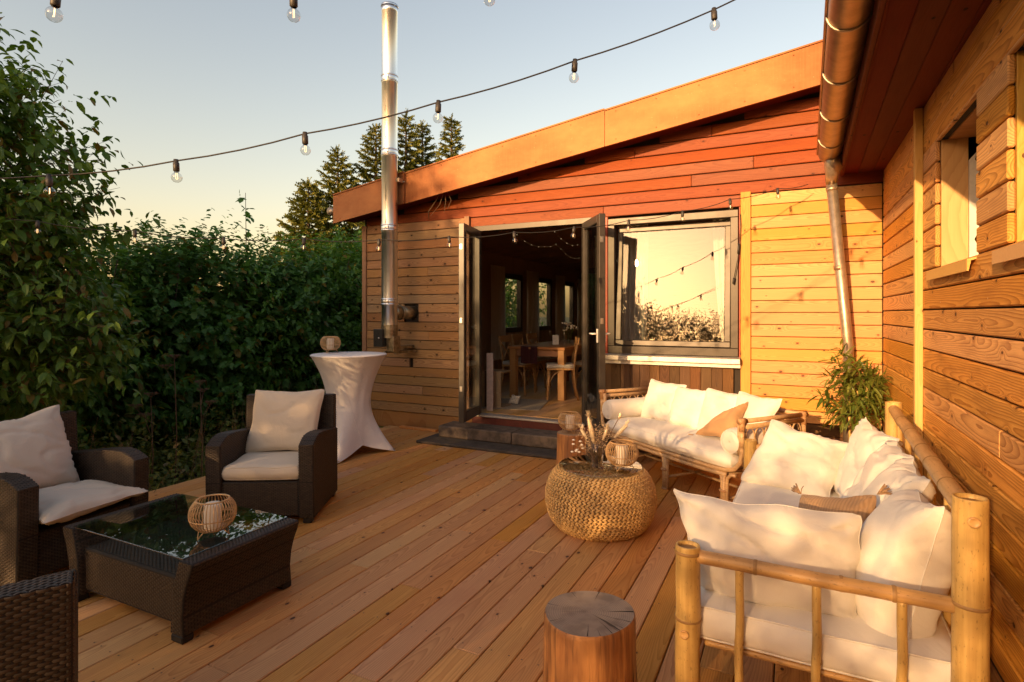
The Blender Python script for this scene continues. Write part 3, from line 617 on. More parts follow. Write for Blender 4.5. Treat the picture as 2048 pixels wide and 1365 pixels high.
# vase of flowers, card and glasses on the table
v = thing('flower_vase', 'glass vase of white flowers on the dining table', 'vase', (-3.2, 8.55, 1.017))
q = MB(); q.lathe([(.035, 0), (.045, .06), (.04, .15), (.05, .2)], 16); part('vase_glass', q, M['clearglass'], v)
q = MB()
for k in range(26): a = random.uniform(0, 6.3); rr = random.uniform(.02, .12); zz = random.uniform(.2, .34); q.lathe([(.001, .014), (.02, .008), (.024, 0), (.012, -.012), (.001, -.014)], 7, (rr*math.cos(a), rr*math.sin(a), zz))
part('blossom', q, M['wflower'], v, kind='stuff')
q = MB()
for k in range(12): a = random.uniform(0, 6.3); q.tube([(.01*math.cos(a), .01*math.sin(a), .02), (.09*math.cos(a), .09*math.sin(a), .27)], .003, 4)
part('stem', q, M['leaf_low'], v, kind='stuff')
q = MB(); q.b2(-.05, .05, -.004, .004, 0, .15, .001); single('menu_card', q, M['paper'], 'white menu card standing on the dining table beside the vase', 'card', loc=(-3.33, 8.3, 1.018), rot=(R(-8), 0, R(20)))
for k, (x, y, l) in enumerate(((-3.62, 8.0, 'wine glass nearest the window end of the dining table'), (-3.05, 7.95, 'wine glass at the near right corner of the dining table'), (-3.55, 8.6, 'wine glass behind the menu card on the dining table'))):
    q = MB(); q.lathe([(.001, 0), (.034, .002), (.004, .012), (.004, .09), (.03, .12), (.038, .16), (.03, .21)], 14); single('wine_glass', q, M['clearglass'], l, 'glass', 'wine glasses on the dining table', loc=(x, y, 1.018))
# crate, panel, rug, paper bag by the door
c = thing('wooden_crate', 'upright slatted wooden crate standing just inside the door on the left', 'crate', (-3.56, 6.78, .257))
for k in range(4): q = MB(); q.b2(-.034, .034, -.01, .01, -.24, .24); part('slat', q, M['crate'], c, loc=(-.03+k*.072-.09, -.15, .245))
for z_ in (0, .46): q = MB(); q.b2(-.16, .14, -.14, .15, z_, z_+.02); part('crate_end', q, M['crate'], c)
q = MB(); q.b2(-.045, .045, -.01, .01, 0, .74, .004); single('door_panel', q, M['cardwhite'], 'narrow pale panel standing inside behind the left door leaf', 'panel', loc=(-3.48, 6.42, .257), rot=(0, 0, .1))
q = MB(); q.b2(-.55, .35, -.4, .5, 0, .006, .001); single('rug', q, M['rug'], 'grey-beige woven rug on the dining room floor by the crate', 'rug', loc=(-3.35, 7.0, .2585), rot=(0, 0, .25))
pillow('floor_cushion', (-3.52, 7.02, .265), (-3.36, 7.0, .265), (-3.36, 7.08, .37), (-3.50, 7.12, .37), .07, M['cream'], 'small pale sack on the floor behind the crate', 'sack', seed=8, n=16)
# fairy lights under the ceiling
fl = thing('fairy_lights', 'strands of tiny warm fairy lights under the dining room ceiling', 'string lights', (0, 0, 0))
q = MB(); qc = MB()
for s_ in range(2):
    p0 = Vector((-3.3+s_*.55, 6.6, 2.62)); p1 = Vector((-3.9+s_*.5, 13, 2.70+.03*s_)); pts = []
    for k in range(22):
        t = k/21; p = p0.lerp(p1, t); p.z += -.14*math.sin(PI*((t*3) % 1))+random.uniform(-.01, .01); pts.append(p)
        q.lathe([(.0005, .003), (.0033, 0), (.0005, -.003)], 5, p)
    qc.tube(pts, .0015, 4)
part('fairy_bulb', q, M['fairy'], fl, kind='stuff'); part('cable', qc, M['cable'], fl)

# ------------------------------------------------------------------ side wing on the right (wall at x = 0.74)
wing = thing('side_wing', 'side wing with brown larch boarding, dark red eaves and unglazed window holes', 'building')
G = lambda n, mb, m, p=None, **k: part(n, mb, m, p or wing, **k)
WB = 1.525-.122*12; wz = (1.769, 2.501); holes = [(3.217, 4.03), (1.85, 2.80)]
for k in range(23):
    z0 = WB+.122*k; zc = z0+.061
    if z0 > 2.70: break
    segs = [(6.135, 4.386)]
    cur = 4.384; cuts = []
    if wz[0]-.01 < z0 < wz[1]-.01:
        for a, b in holes: segs.append((cur, b)); cur = a
    ends = {3: 1.6, 7: 2.9, 15: .9, 19: 2.2, 11: .4}.get(k)
    if ends and ends < cur: segs += [(cur, ends), (ends-.002, -2.2)]
    else: segs.append((cur, -2.2))
    for a, b in segs:
        if a-b > .03: board('wall_board', a-b, .1135, .026, M['larch'], wing, (.753+random.uniform(-.0012, .0012), (a+b)/2, zc), RIGHT, .006)
nm = MB()
for k in range(20):
    for y in (6.0, 5.3, 4.55, 3.9, 3.05, 2.4, 1.6):
        if not (3.15 < y < 4.1 and 14 <= k): zc = WB+.122*k+.04; yy = y+random.uniform(-.03, .03); nm.add([(.7385, yy+.0035*math.cos(a), zc+.0035*math.sin(a)) for a in [-j*PI/3 for j in range(6)]], [tuple(range(6))])
G('nail', nm, M['hinge'], fix=False, kind='stuff')
shell = MB(); shell.b2(.768, .80, -2.2, 6.3, -.1, wz[0]); shell.b2(.768, .80, -2.2, 6.3, wz[1], 3.4)
cur = 6.3
for a, b in holes: shell.b2(.768, .80, b+.025, cur, wz[0]+.001, wz[1]-.001); cur = a-.025
shell.b2(.768, .80, -2.2, cur, wz[0]+.001, wz[1]-.001); shell.b2(.95, .98, -2.2, 6.3, .5, 3.2); G('wall_core', shell, M['dark'])
for k, (a, b) in enumerate(holes):
    q = MB(); q.b2(.7685, .893, b-.002, b+.022, wz[0], wz[1], .002); rv = G('window_reveal', q, M['reveal_z'])
    q = MB(); q.b2(.7685, .94, a-.02, a+.001, wz[0], wz[1], .002); G('window_reveal', q, M['reveal_z'])
    q = MB(); q.b2(.802, .94, a, b, wz[1]-.004, wz[1]+.02, .002); G('window_reveal', q, M['larch'])
    q = MB(); pr = [(.895, wz[0])]
    for t in range(14): pr.append((.92+.02*vn((t*.7, k, 0), 1.3)+.012*(t % 3), wz[0]+.05*t))
    pr.append((.895, wz[0]+.60)); q.prism(pr, b-.012, b+.015); G('raw_plaster', q, M['whitepaint'])
    q = MB(); q.prism([(.72, wz[0]-.028), (.80, wz[0]-.004), (.80, wz[0]+.004), (.705, wz[0]-.022), (.705, wz[0]-.075), (.711, wz[0]-.075)], a-.01, b+.05); G('window_sill', q, M['alu'], label=None) if False else G('window_sill', q, M['reveal'])
q = MB(); q.b2(-.022, .022, -.025, .025, -1.38, 1.38, .003); G('batten', q, M['reveal_z'], loc=(.717, 4.387, 1.42))
# eaves, turned 1.2 degrees against the wall
PV = (.74, 6.15, 2.805); ER = (0, 0, R(-1.2))
for k in range(4): board('eaves_board', 9., .118, .018, M['soffit'], wing, (Vector(PV)+Matrix.Rotation(R(-1.2), 3, 'Z') @ Vector((-.255+k*.12, -4.42, .012))), (0, 0, PI/2-R(1.2)), .004)
q = MB(); q.b2(-.345, -.322, -8.9, -.02, -.02, .20); G('eaves_fascia', q, M['soffit'], loc=PV, rot=ER)
q = MB(); q.b2(-.322, -.312, -8.9, -.02, -.024, .0); G('eaves_trim', q, M['soffit'], loc=PV, rot=ER)
q = MB(); q.b2(.744, .766, -2.2, 6.135, WB+.122*20-.006, 2.803, .003); G('frieze_board', q, M['larch2'])
q = MB(); q.prism([(-.33, .205), (3.2, 1.0), (3.2, 1.12), (-.36, .30)], -8.9, .02); G('roof', q, M['dark'], loc=PV, rot=ER)
GX, GZ, GR = -.435, .125, .092
q = MB()
def gut(u, v, r): a = PI+PI*u; return (GX+r*math.cos(a), -.37-8.5*v, GZ+r*math.sin(a))
q.grid(lambda u, v: gut(u, v, GR), 20, 2); q.grid(lambda u, v: gut(u, v, GR-.004), 20, 2, flip=True)
q.add([gut(k/19, 0, GR) for k in range(20)], [tuple(range(20))])
q.tube([(GX-GR-.004, -.37, GZ), (GX-GR-.004, -8.8, GZ)], .009, 8)
gut_o = G('gutter', q, M['zinc'], fix=False, loc=PV, rot=ER)
for y in (-.9, -1.62, -2.34, -3.05, -3.75, -4.45):
    q = MB(); q.tube([(GX+(GR+.004)*math.cos(PI+PI*t/14), y, GZ+(GR+.004)*math.sin(PI+PI*t/14)) for t in range(15)]+[(-.33, y, GZ+.02)], .0065, 6); part('bracket', q, M['zincpipe'], gut_o)
q = MB(); q.tube([(.335, 5.70, 2.90), (.325, 5.73, 2.80), (.315, 5.80, 2.735), (.313, 5.86, 2.68)], [.082, .075, .052, .046], 16)
q.tube([(.313, 5.86, 2.69), (.455, 6.02, 1.2), (.462, 6.03, .12)], .0445, 16); q.tube([(.317, 5.865, 2.64), (.320, 5.868, 2.61)], .049, 16)
dp = G('downspout', q, M['zincpipe'])
q = MB(); q.tube([(.38, 5.945, 1.94), (.384, 5.949, 1.90)], .049, 14); part('pipe_clip', q, M['zinc'], dp)

# ------------------------------------------------------------------ flue
flue = thing('chimney_flue', 'tall polished steel flue pipe standing in front of the house wall', 'chimney', (-4.515, 5.70, 0))
lv = [1.36, 1.66, 2.58, 3.52, 4.44, 5.33]
for a, b in zip(lv, lv[1:]):
    q = MB(); q.lathe([(.098, a+.002), (.098, b-.07), (.100, b-.068), (.100, b-.002), (.092, b-.001)], 40); part('pipe_section', q, M['steel'], flue)
for z_ in lv[1:-1]:
    q = MB()
    for d in (-.052, .012): q.lathe([(.101, z_+d), (.106, z_+d+.003), (.106, z_+d+.017), (.101, z_+d+.02)], 40)
    q.lathe([(.1015, z_-.03), (.103, z_-.02), (.103, z_+.005), (.1015, z_+.012)], 40); q.cbox((.05, -.10, z_-.01), (.022, .02, .03)); part('clamp_band', q, M['steel'], flue)
q = MB(); q.lathe([(.108, 5.33), (.108, 5.345), (.085, 5.347)], 40); part('rain_cap', q, M['steel'], flue)
q = MB(); q.lathe([(.1, 1.20), (.102, 1.36)], 32); q.b2(-.005, .11, -.06, .08, 1.03, 1.22, .006); part('base_section', q, M['steeldirty'], flue)
q = MB(); q.b2(-.15, -.01, -.13, -.01, 1.09, 1.31, .004); bx = part('cleanout_box', q, M['blackbox'], flue); q = MB(); q.lathe([(.001, .012), (.01, .01), (.011, 0)], 10); part('knob', q, M['hinge'], bx, loc=(-.06, -.131, 1.2), rot=(PI/2, 0, 0))
q = MB(); q.tube([(0, .05, 1.515), (0, .20, 1.515)], .088, 24); q.tube([(0, .19, 1.515), (0, .215, 1.515)], .094, 24); q.tube([(0, .2, 1.515), (0, .58, 1.515)], .085, 24); part('wall_elbow', q, M['steeldirty'], flue)
q = MB(); q.b2(-.10, -.07, 0, .46, 1.0, 1.03); q.b2(.07, .10, 0, .46, 1.0, 1.03); q.b2(-.05, .05, .05, .46, 1.05, 1.09); part('wall_bracket', q, M['steeldirty'], flue)
q = MB(); q.b2(.09, .13, .02, .1, 3.14, 3.19); q.tube([(.0, .1, 3.16), (.14, .12, 3.16)], .008, 6); part('roof_bracket', q, M['zincpipe'], flue)
q = MB()
q.tube([(-3.95, 5.99, 3.03), (-4.02, 6.0, 2.93), (-4.16, 6.03, 2.80), (-4.2, 6.1, 2.71)], .006, 6); q.tube([(-3.88, 5.98, 3.02), (-3.86, 5.97, 2.9), (-3.89, 5.98, 2.76)], .004, 5); q.tube([(-3.85, 5.98, 3.03), (-3.78, 5.97, 2.9), (-3.84, 5.98, 2.80)], .004, 5); q.tube([(-3.9, 5.98, 3.0), (-3.95, 5.97, 2.86), (-4.12, 6.02, 2.74)], .004, 5)
single('loose_cable', q, M['dry'], 'loose electric wires hanging from the eaves above the weathered boards', 'cable')

# ------------------------------------------------------------------ festoon lights
_bm = {}
def bulb_meshes():
    q = MB(); q.lathe([(.001, .012), (.010, .011), (.011, -.004), (.0135, -.006), (.0135, -.040), (.010, -.044)], 12); _bm['s'] = q.mesh('socket', M['socket'])
    q = MB(); pr = [(.009, -.042), (.0105, -.05)]+[(.0228*math.sin(R(a)), -.070+.0228*math.cos(R(a))) for a in range(28, 181, 12)]; q.lathe(pr, 18); _bm['g'] = q.mesh('bulb', M['bulbglass'])
    q = MB(); q.tube([(-.003, 0, -.05), (-.004, 0, -.075), (0, .003, -.078), (.004, 0, -.075), (.003, 0, -.05)], .0009, 5); _bm['f'] = q.mesh('filament', M['filament'])
    for k in 'sgf': fixn(_bm[k])
bulb_meshes()
def festoon(label, pts, ends, group=None, sag=.012):
    o = thing('festoon_string', label, 'string lights', pts[0], 0); P0 = Vector(pts[0])
    al = [Vector(ends[0])]+[Vector(p) for p in pts]+[Vector(ends[1])]; cab = []
    for a, b in zip(al, al[1:]):
        n = max(4, int((b-a).length/.12))
        for k in range(n): t = k/n; p = a.lerp(b, t); p.z -= sag*4*t*(1-t)*min(1, (b-a).length/.5); cab.append(p-P0)
    cab.append(al[-1]-P0); q = MB(); q.tube(cab, .0035, 6); part('cable', q, M['cable'], o)
    for k, p in enumerate(pts):
        rt = (random.uniform(-.12, .12), random.uniform(-.12, .12), random.uniform(0, 3)); loc = Vector(p)-P0-Vector((0, 0, .004))
        link('socket', _bm['s'], o, loc, rt); b = link('bulb', _bm['g'], o, loc, rt); link('filament', _bm['f'], b)
    return o
festoon('string of clear bulbs sagging across the sky in front of the steel flue', [(-3.0, 1.375, 2.121), (-2.488, 1.628, 2.188), (-1.967, 1.884, 2.31), (-1.429, 2.15, 2.452), (-.878, 2.421, 2.638), (-.317, 2.698, 2.868)], [(-5.2, .30, 2.02), (.35, 3.0, 3.25)])
festoon('nearest string of clear bulbs along the top of the picture', [(-2.03, .95, 2.489), (-1.534, 1.418, 2.6), (-1.029, 1.89, 2.756), (-.463, 2.447, 3.013)], [(-2.6, .40, 2.42), (.245, 3.131, 3.5)])
festoon('far string of clear bulbs running from the hedge past the door to the downspout', [(-4.761, 2.113, 2.15), (-4.301, 2.506, 2.105), (-3.857, 2.893, 2.071), (-3.388, 3.235, 2.08), (-2.933, 3.571, 2.085), (-2.518, 3.943, 2.129), (-2.085, 4.268, 2.18), (-1.67, 4.584, 2.237), (-1.276, 4.89, 2.313), (-.876, 5.199, 2.41), (-.507, 5.492, 2.536), (-.123, 5.737, 2.642)], [(-5.9, 1.3, 2.3), (.13, 5.95, 2.70)], sag=.02)

# ------------------------------------------------------------------ fast copies of a small shape into one mesh
def scatter_mesh(name, tv, tf, fr, pos, sc, mat, smooth=False):
    """tv (k,3), tf list of tuples, fr (N,3,3) columns, pos (N,3), sc (N,) or (N,3)"""
    tv = np.asarray(tv, float); N = len(pos); k = len(tv); sc = np.asarray(sc, float); sc = sc[:, None] if sc.ndim == 1 else sc
    v = np.einsum('nij,nkj->nki', fr, tv[None]*sc[:, None, :])+np.asarray(pos)[:, None, :]
    me = bpy.data.meshes.new(name); me.vertices.add(N*k); me.vertices.foreach_set('co', v.reshape(-1).astype(np.float32))
    lens = np.array([len(f) for f in tf]); flat = np.concatenate([np.array(f) for f in tf]); nl = len(flat)
    me.loops.add(N*nl); me.loops.foreach_set('vertex_index', (flat[None]+np.arange(N)[:, None]*k).reshape(-1).astype(np.int32))
    me.polygons.add(N*len(tf)); tot = np.tile(lens, N); st = np.concatenate([[0], np.cumsum(tot)[:-1]])
    me.polygons.foreach_set('loop_start', st.astype(np.int32)); me.polygons.foreach_set('use_smooth', np.full(N*len(tf), smooth))
    me.materials.append(mat); me.update(calc_edges=True); me.validate(); return me
def frames(x, up):
    x = x/np.linalg.norm(x, axis=1, keepdims=True); y = np.cross(up, x); y /= np.linalg.norm(y, axis=1, keepdims=True)+1e-9; z = np.cross(x, y); return np.stack([x, y, z], axis=2)

q = MB(); q.tube([(-.47, 6.11, 2.50), (-.465, 6.10, 2.38), (-.475, 6.10, 2.22), (-.49, 6.095, 2.05), (-.53, 6.09, 1.83)], .004, 6); q.tube([(-.478, 6.10, 2.20), (-.486, 6.097, 2.10)], .011, 8); q.tube([(-.524, 6.09, 1.86), (-.533, 6.09, 1.80)], .010, 8)
single('hanging_cable', q, M['cable'], 'black cable with a plug hanging down the right side of the window frame', 'cable')

# ------------------------------------------------------------------ cushions shaped like boxes and rolls
def boxcush(name, L, Wd, T, mat, label, loc, rz, rad=.04, puff=.02, seed=0., cat='cushion', group=None, rx=0.):
    mb = MB(); n = 22; hx, hy, hz = L/2, Wd/2, T/2
    def surf(p):
        q = Vector((max(-hx+rad, min(hx-rad, p.x)), max(-hy+rad, min(hy-rad, p.y)), max(-hz+rad*.98, min(hz-rad*.98, p.z)))); d = p-q
        r = q+d.normalized()*rad if d.length > 1e-6 else p
        u, v = p.x/hx, p.y/hy; w = max(0, 1-u*u)**.5*max(0, 1-v*v)**.5
        r.z += math.copysign(1, p.z)*puff*w*(abs(p.z)/hz)+.008*vn(p, 6., seed)*(1 if p.z > 0 else .3)
        k = 1-abs(p.z)/hz; r.x += math.copysign(.012*k, p.x) if abs(u) > .98 else 0; r.y += math.copysign(.012*k, p.y) if abs(v) > .98 else 0
        return r
    sm = lambda t: (t-.5)*2
    for sg in (1, -1):
        mb.grid(lambda u, v: surf(Vector((sm(u)*hx, sm(v)*hy, sg*hz))), n*2, n, flip=sg < 0)
        mb.grid(lambda u, v: surf(Vector((sm(u)*hx, sg*hy, sm(v)*hz))), n*2, 9, flip=sg > 0)
        mb.grid(lambda u, v: surf(Vector((sg*hx, sm(u)*hy, sm(v)*hz))), n, 9, flip=sg < 0)
    for sg in (1, -1):
        loop = [(sm(t/20)*hx, -hy) for t in range(20)]+[(hx, sm(t/20)*hy) for t in range(20)]+[(-sm(t/20)*hx, hy) for t in range(20)]+[(-hx, -sm(t/20)*hy) for t in range(20)]
        mb.tube([surf(Vector((a, b, sg*hz*.98)))*1.002 for a, b in loop], .004, 5, closed=True)
    return single(name, mb, mat, label, cat, group, loc, (rx, 0, rz), fix=False)
def bolster(p0, p1, r, label):
    p0, p1 = Vector(p0), Vector(p1); d = p1-p0; L = d.length; mb = MB(); pr = [(.004, 0), (r*.5, -.006), (r*.8, .0), (r*.95, .02), (r, .05)]
    prof = pr+[(r*(1+.02*math.sin(t*3)), .05+(L-.1)*t/10) for t in range(1, 10)]+[(a, L-b) for a, b in pr[::-1]]
    mb.lathe(prof, 36, fn=lambda a, z: 1+.025*vn((math.cos(a), math.sin(a), z*4), 1.4)); mb.tube([(r*.86*math.cos(t/30*2*PI), r*.86*math.sin(t/30*2*PI), .004) for t in range(30)], .004, 5, closed=True)
    o = single('bolster', mb, M['white'], label, 'bolster', loc=p0); o.rotation_euler = d.to_track_quat('Z', 'Y').to_euler(); return o

# ------------------------------------------------------------------ wicker chairs
def soften(o, w=.012, seg=3):
    m = o.modifiers.new('bevel', 'BEVEL'); m.width = w; m.segments = seg; m.limit_method = 'ANGLE'; m.angle_limit = R(35); m.harden_normals = False
    for p in o.data.polygons: p.use_smooth = True
    return o
STRAND = ([(x, w*.5, h) if abs(w) < .5 else (x, w*.5, h-.0016) for x, h in ((-.5, -.0012), (-.3, .0016), (0, .0034), (.3, .0016), (.5, -.0012)) for w in (-.92, 0., .92)], [(i*3+j, i*3+3+j, i*3+4+j, i*3+1+j) for i in range(4) for j in range(2)])
def weave(o, p=.030, q=.0093, gap=.0045):
    me = o.data; pos, fr, sc = [], [], []; row0 = random.randint(0, 1)
    for f in me.polygons:
        n = f.normal; P = [me.vertices[i].co for i in f.vertices]
        if n.z < -.5 or f.area < 4e-4: continue
        u = Vector((0, 0, 1)).cross(n) if abs(n.z) < .75 else Vector((1, 0, 0)) if max(a.x for a in P)-min(a.x for a in P) < .3 else Vector((1, 0, 0)); u = (u-n*u.dot(n)).normalized(); v = n.cross(u)
        A = [(a.dot(u), a.dot(v)) for a in P]; d0 = P[0].dot(n); v0, v1 = min(a[1] for a in A), max(a[1] for a in A); r0 = int(math.floor(v0/q)); r1 = int(math.ceil(v1/q))
        for r_ in range(r0, r1+1):
            vv = (r_+.5)*q
            if not (v0+.003 < vv < v1-.003): continue
            xs = sorted(a[0]+(vv-a[1])*(b[0]-a[0])/(b[1]-a[1]) for a, b in zip(A, A[1:]+A[:1]) if (a[1] <= vv) != (b[1] <= vv))
            for x0, x1 in zip(xs[::2], xs[1::2]):
                x0 += gap; x1 -= gap; k = math.floor(x0/p)
                while k*p < x1:
                    a = max(x0, (k+.5*(r_ % 2))*p); b = min(x1, (k+1+.5*(r_ % 2))*p); k += 1
                    if b-a < .006: continue
                    pos.append(u*((a+b)/2)+v*vv+n*(d0+.0006)); fr.append((u, v, n)); sc.append((b-a, q*random.uniform(.95, 1.06), 1.))
                if r_ % 2 and (math.floor(x0/p)+.5)*p-x0 > .006: a = x0; b = (math.floor(x0/p)+.5)*p; pos.append(u*((a+b)/2)+v*vv+n*(d0+.0006)); fr.append((u, v, n)); sc.append((b-a, q, 1.))
    if pos: link('weave', scatter_mesh('weave', *STRAND, np.array([np.array(f).T for f in fr]), np.array([tuple(a) for a in pos]), np.array(sc), M['strand'], True), o, kind='stuff')
    return o
def wicker_chair(label, loc, rz, back_straight=False):
    r = thing('wicker_armchair', label, 'armchair', (loc[0], loc[1], .001), rz, 'dark brown wicker armchairs round the coffee table'); W_, D_ = .75, .72
    for k, x0 in enumerate((0, W_-.105)):
        prof = [(.012, .045), (.0, .30), (-.004, .566), (.04, .588), (.09, .608), (.16, .620), (.30, .608), (.48, .582), (.66, .560), (.66, .045)]
        q = MB(); q.prism(prof, x0, x0+.105, 'yz'); soften(weave(part('arm', q, M['wicker'], r)), .008)
    q = MB(); q.b2(.106, W_-.106, .02, .06, .06, .305, .004); weave(part('front_panel', q, M['wicker'], r))
    q = MB(); q.b2(.106, W_-.106, .061, .60, .265, .30, .004); part('seat_base', q, M['wicker'], r)
    q = MB(); q.prism([(.60, .06), (.64, .835), (.70, .835), (.70, .06)] if not back_straight else [(.62, .06), (.63, .80), (.72, .80), (.72, .06)], .02 if not back_straight else 0., W_-.02 if not back_straight else W_, 'yz'); soften(weave(part('backrest', q, M['wicker'], r)), .008)
    for x in (.02, W_-.085):
        for y in (.03, .62): q = MB(); q.b2(x, x+.065, y, y+.06, 0, .058, .006); part('leg', q, M['blackbox'], r)
    return r
c1 = wicker_chair('wicker armchair with cream cushions between the coffee table and the white bar table', (-3.705, 2.635), R(29))
c2 = wicker_chair('wicker armchair with rumpled beige cushion at the far end of the coffee table', (-3.66, 1.535), R(97.5))
c3 = wicker_chair('wicker armchair in the near corner seen from behind', (-2.32, 1.15), R(243), True)
def L2(o, x, y, z): return o.matrix_basis @ Vector((x, y, z))
bpy.context.view_layer.update()
p = L2(c1, .375, .30, .362); boxcush('seat_cushion', .545, .56, .10, M['cream'], 'cream box seat cushion on the wicker armchair beside the white bar table', p, R(29), .03, .012, 1.)
pillow('back_cushion', L2(c1, .09, .41, .415), L2(c1, .66, .40, .415), L2(c1, .68, .60, .895), L2(c1, .10, .60, .895), .15, M['cream'], 'square cream cushion leaning on the back of the armchair beside the bar table', seed=2., wr=.7)
pillow('seat_cushion', L2(c2, .06, -.12, .385), L2(c2, .70, -.09, .375), L2(c2, .69, .50, .37), L2(c2, .10, .50, .37), .13, M['rumpled'], 'rumpled beige cushion lying on the seat of the armchair at the left', seed=5., wr=1.6)
pillow('back_cushion', L2(c2, -.02, .36, .41), L2(c2, .60, .40, .40), L2(c2, .68, .72, .90), L2(c2, .04, .66, .84), .18, M['rumpled'], 'large beige cushion leaning on the back of the armchair at the left', seed=3.2, wr=1.2)

# ------------------------------------------------------------------ wicker coffee table
ct = thing('coffee_table', 'low dark wicker coffee table with a glass top and flared ends', 'table', (-2.94, 1.96, .001), 0)
for s_ in (-1, 1):
    pr = [(.375, .035), (.47, .035), (.463, .12), (.472, .20), (.492, .27), (.518, .33), (.53, .362), (.525, .374), (.435, .374), (.412, .31), (.385, .22)]
    q = MB(); q.prism([(s_*a, b) for a, b in pr], -.31, .31); soften(weave(part('end_panel', q, M['wicker'], ct)), .008)
    for y in (-.285, .285): q = MB(); q.b2(min(s_*.385, s_*.468), max(s_*.385, s_*.468), y-.03, y+.03, 0, .036, .006); part('foot', q, M['wicker'], ct)
q = MB(); q.b2(-.39, .39, -.275, .275, .05, .275, .008); weave(part('base_box', q, M['wicker'], ct))
q = MB(); q.b2(-.45, .45, -.30, .30, .376, .384, .002); part('glass_top', q, M['tableglass'], ct)

# ------------------------------------------------------------------ lanterns
def lantern(label, loc, s=1., rz=0.):
    o = thing('reed_lantern', label, 'lantern', loc, rz, 'round reed candle lanterns'); a0, a1, Rm, Hh, zc = R(-58), R(50), .108*s, .088*s, .112*s
    prof = [(Rm*math.cos(a0+(a1-a0)*t/12)**.8, zc+Hh*math.sin(a0+(a1-a0)*t/12)) for t in range(13)]; q = MB()
    for k in range(40):
        a = 2*PI*k/40; q.tube([(r_*math.cos(a), r_*math.sin(a), z_) for r_, z_ in prof], .0026*s, 5)
    for t in (0, 5, 12):
        r_, z_ = prof[t]; q.tube([(r_*math.cos(2*PI*k/36), r_*math.sin(2*PI*k/36), z_) for k in range(36)], (.003 if t == 5 else .0045)*s, 6, closed=True)
    part('cage', q, M['lantern'], o, kind='stuff'); q = MB(); r0, z0 = prof[0]
    for k in range(3):
        a = 2*PI*k/3+.3
        for d in (-.16, .16): q.tube([(r0*math.cos(a+d*2), r0*math.sin(a+d*2), z0), (r0*1.25*math.cos(a), r0*1.25*math.sin(a), .002)], .0026*s, 5)
    part('leg', q, M['lantern'], o, kind='stuff')
    q = MB(); q.lathe([(r0*.98, z0-.004), (r0*.98, z0+.002), (.001, z0+.002)], 24); part('floor_disc', q, M['lantern'], o)
    q = MB(); q.lathe([(.040*s, z0+.003), (.041*s, z0+.118*s), (.036*s, z0+.123*s), (.001, z0+.117*s)], 24); part('candle', q, M['candle'], o); return o
lantern('reed lantern with candle on the glass of the wicker coffee table', (-2.62, 1.905, .386), 1.0, .2)
lantern('reed lantern on the edge of the white bar table', (-4.615, 4.79, 1.064), 1.0, .5)
lantern('reed lantern standing on the far log stump', (-1.81, 4.86, .424), .98, 1.)
lantern('sunlit reed lantern on the round seagrass pouffe', (-1.055, 3.855, .43), 1.03, .1)

# ------------------------------------------------------------------ bar table in its stretch cover
bt = thing('bar_table', 'round standing bar table in a white stretch cover pulled to four feet', 'bar table', (-4.32, 4.76, .002), 0)
q = MB(); A0 = R(-61)
def cov(u, v):
    a = 2*PI*u; w = ((a-A0+PI/4) % (PI/2))-PI/4; s_ = 1-abs(w)/(PI/4); t = v
    rb = .265+.245*s_**2.2; zb_ = .115*(1-s_)**.75*(1 if s_ < 1 else 0)
    wa = .218+.012*s_
    r_ = wa+(.395-wa)*(1-t/.52)**1.9 if t < .52 else wa+(rb-wa)*((t-.52)/.48)**(1.75-.25*s_)
    r_ += (.0012*math.sin(11*a+7*t+2*math.sin(3*a))+.002*vn((math.cos(a)*2, math.sin(a)*2, t*3), 1.6))*math.sin(PI*t)
    return (r_*math.cos(a), r_*math.sin(a), 1.045*(1-t)+zb_*t)
q.grid(cov, 128, 40, closeu=True); q.lathe([(.392, 1.043), (.401, 1.048), (.402, 1.056), (.394, 1.062), (.2, 1.0625), (.001, 1.0625)], 64)
ed = [cov(k/128, 1) for k in range(128)]; q.tube(ed, .004, 5, closed=True)
sm_ = [Vector(cov(.61, t/24))*1.004 for t in range(25)]; q.tube(sm_, .0025, 4); sm_ = [Vector(cov(.83+.13*t/30, .25+.75*t/30))*1.003 for t in range(31)]; q.tube(sm_, .003, 4)
part('stretch_cover', q, M['stretch'], bt)
q = MB(); q.tube([(0, 0, .05), (0, 0, 1.03)], .03, 12); q.lathe([(.36, 1.02), (.385, 1.03), (.385, 1.044)], 40)
for k in range(4): a = A0+k*PI/2; q.tube([(0, 0, .12), (.49*math.cos(a), .49*math.sin(a), .02)], .016, 8)
part('pedestal', q, M['hinge'], bt)

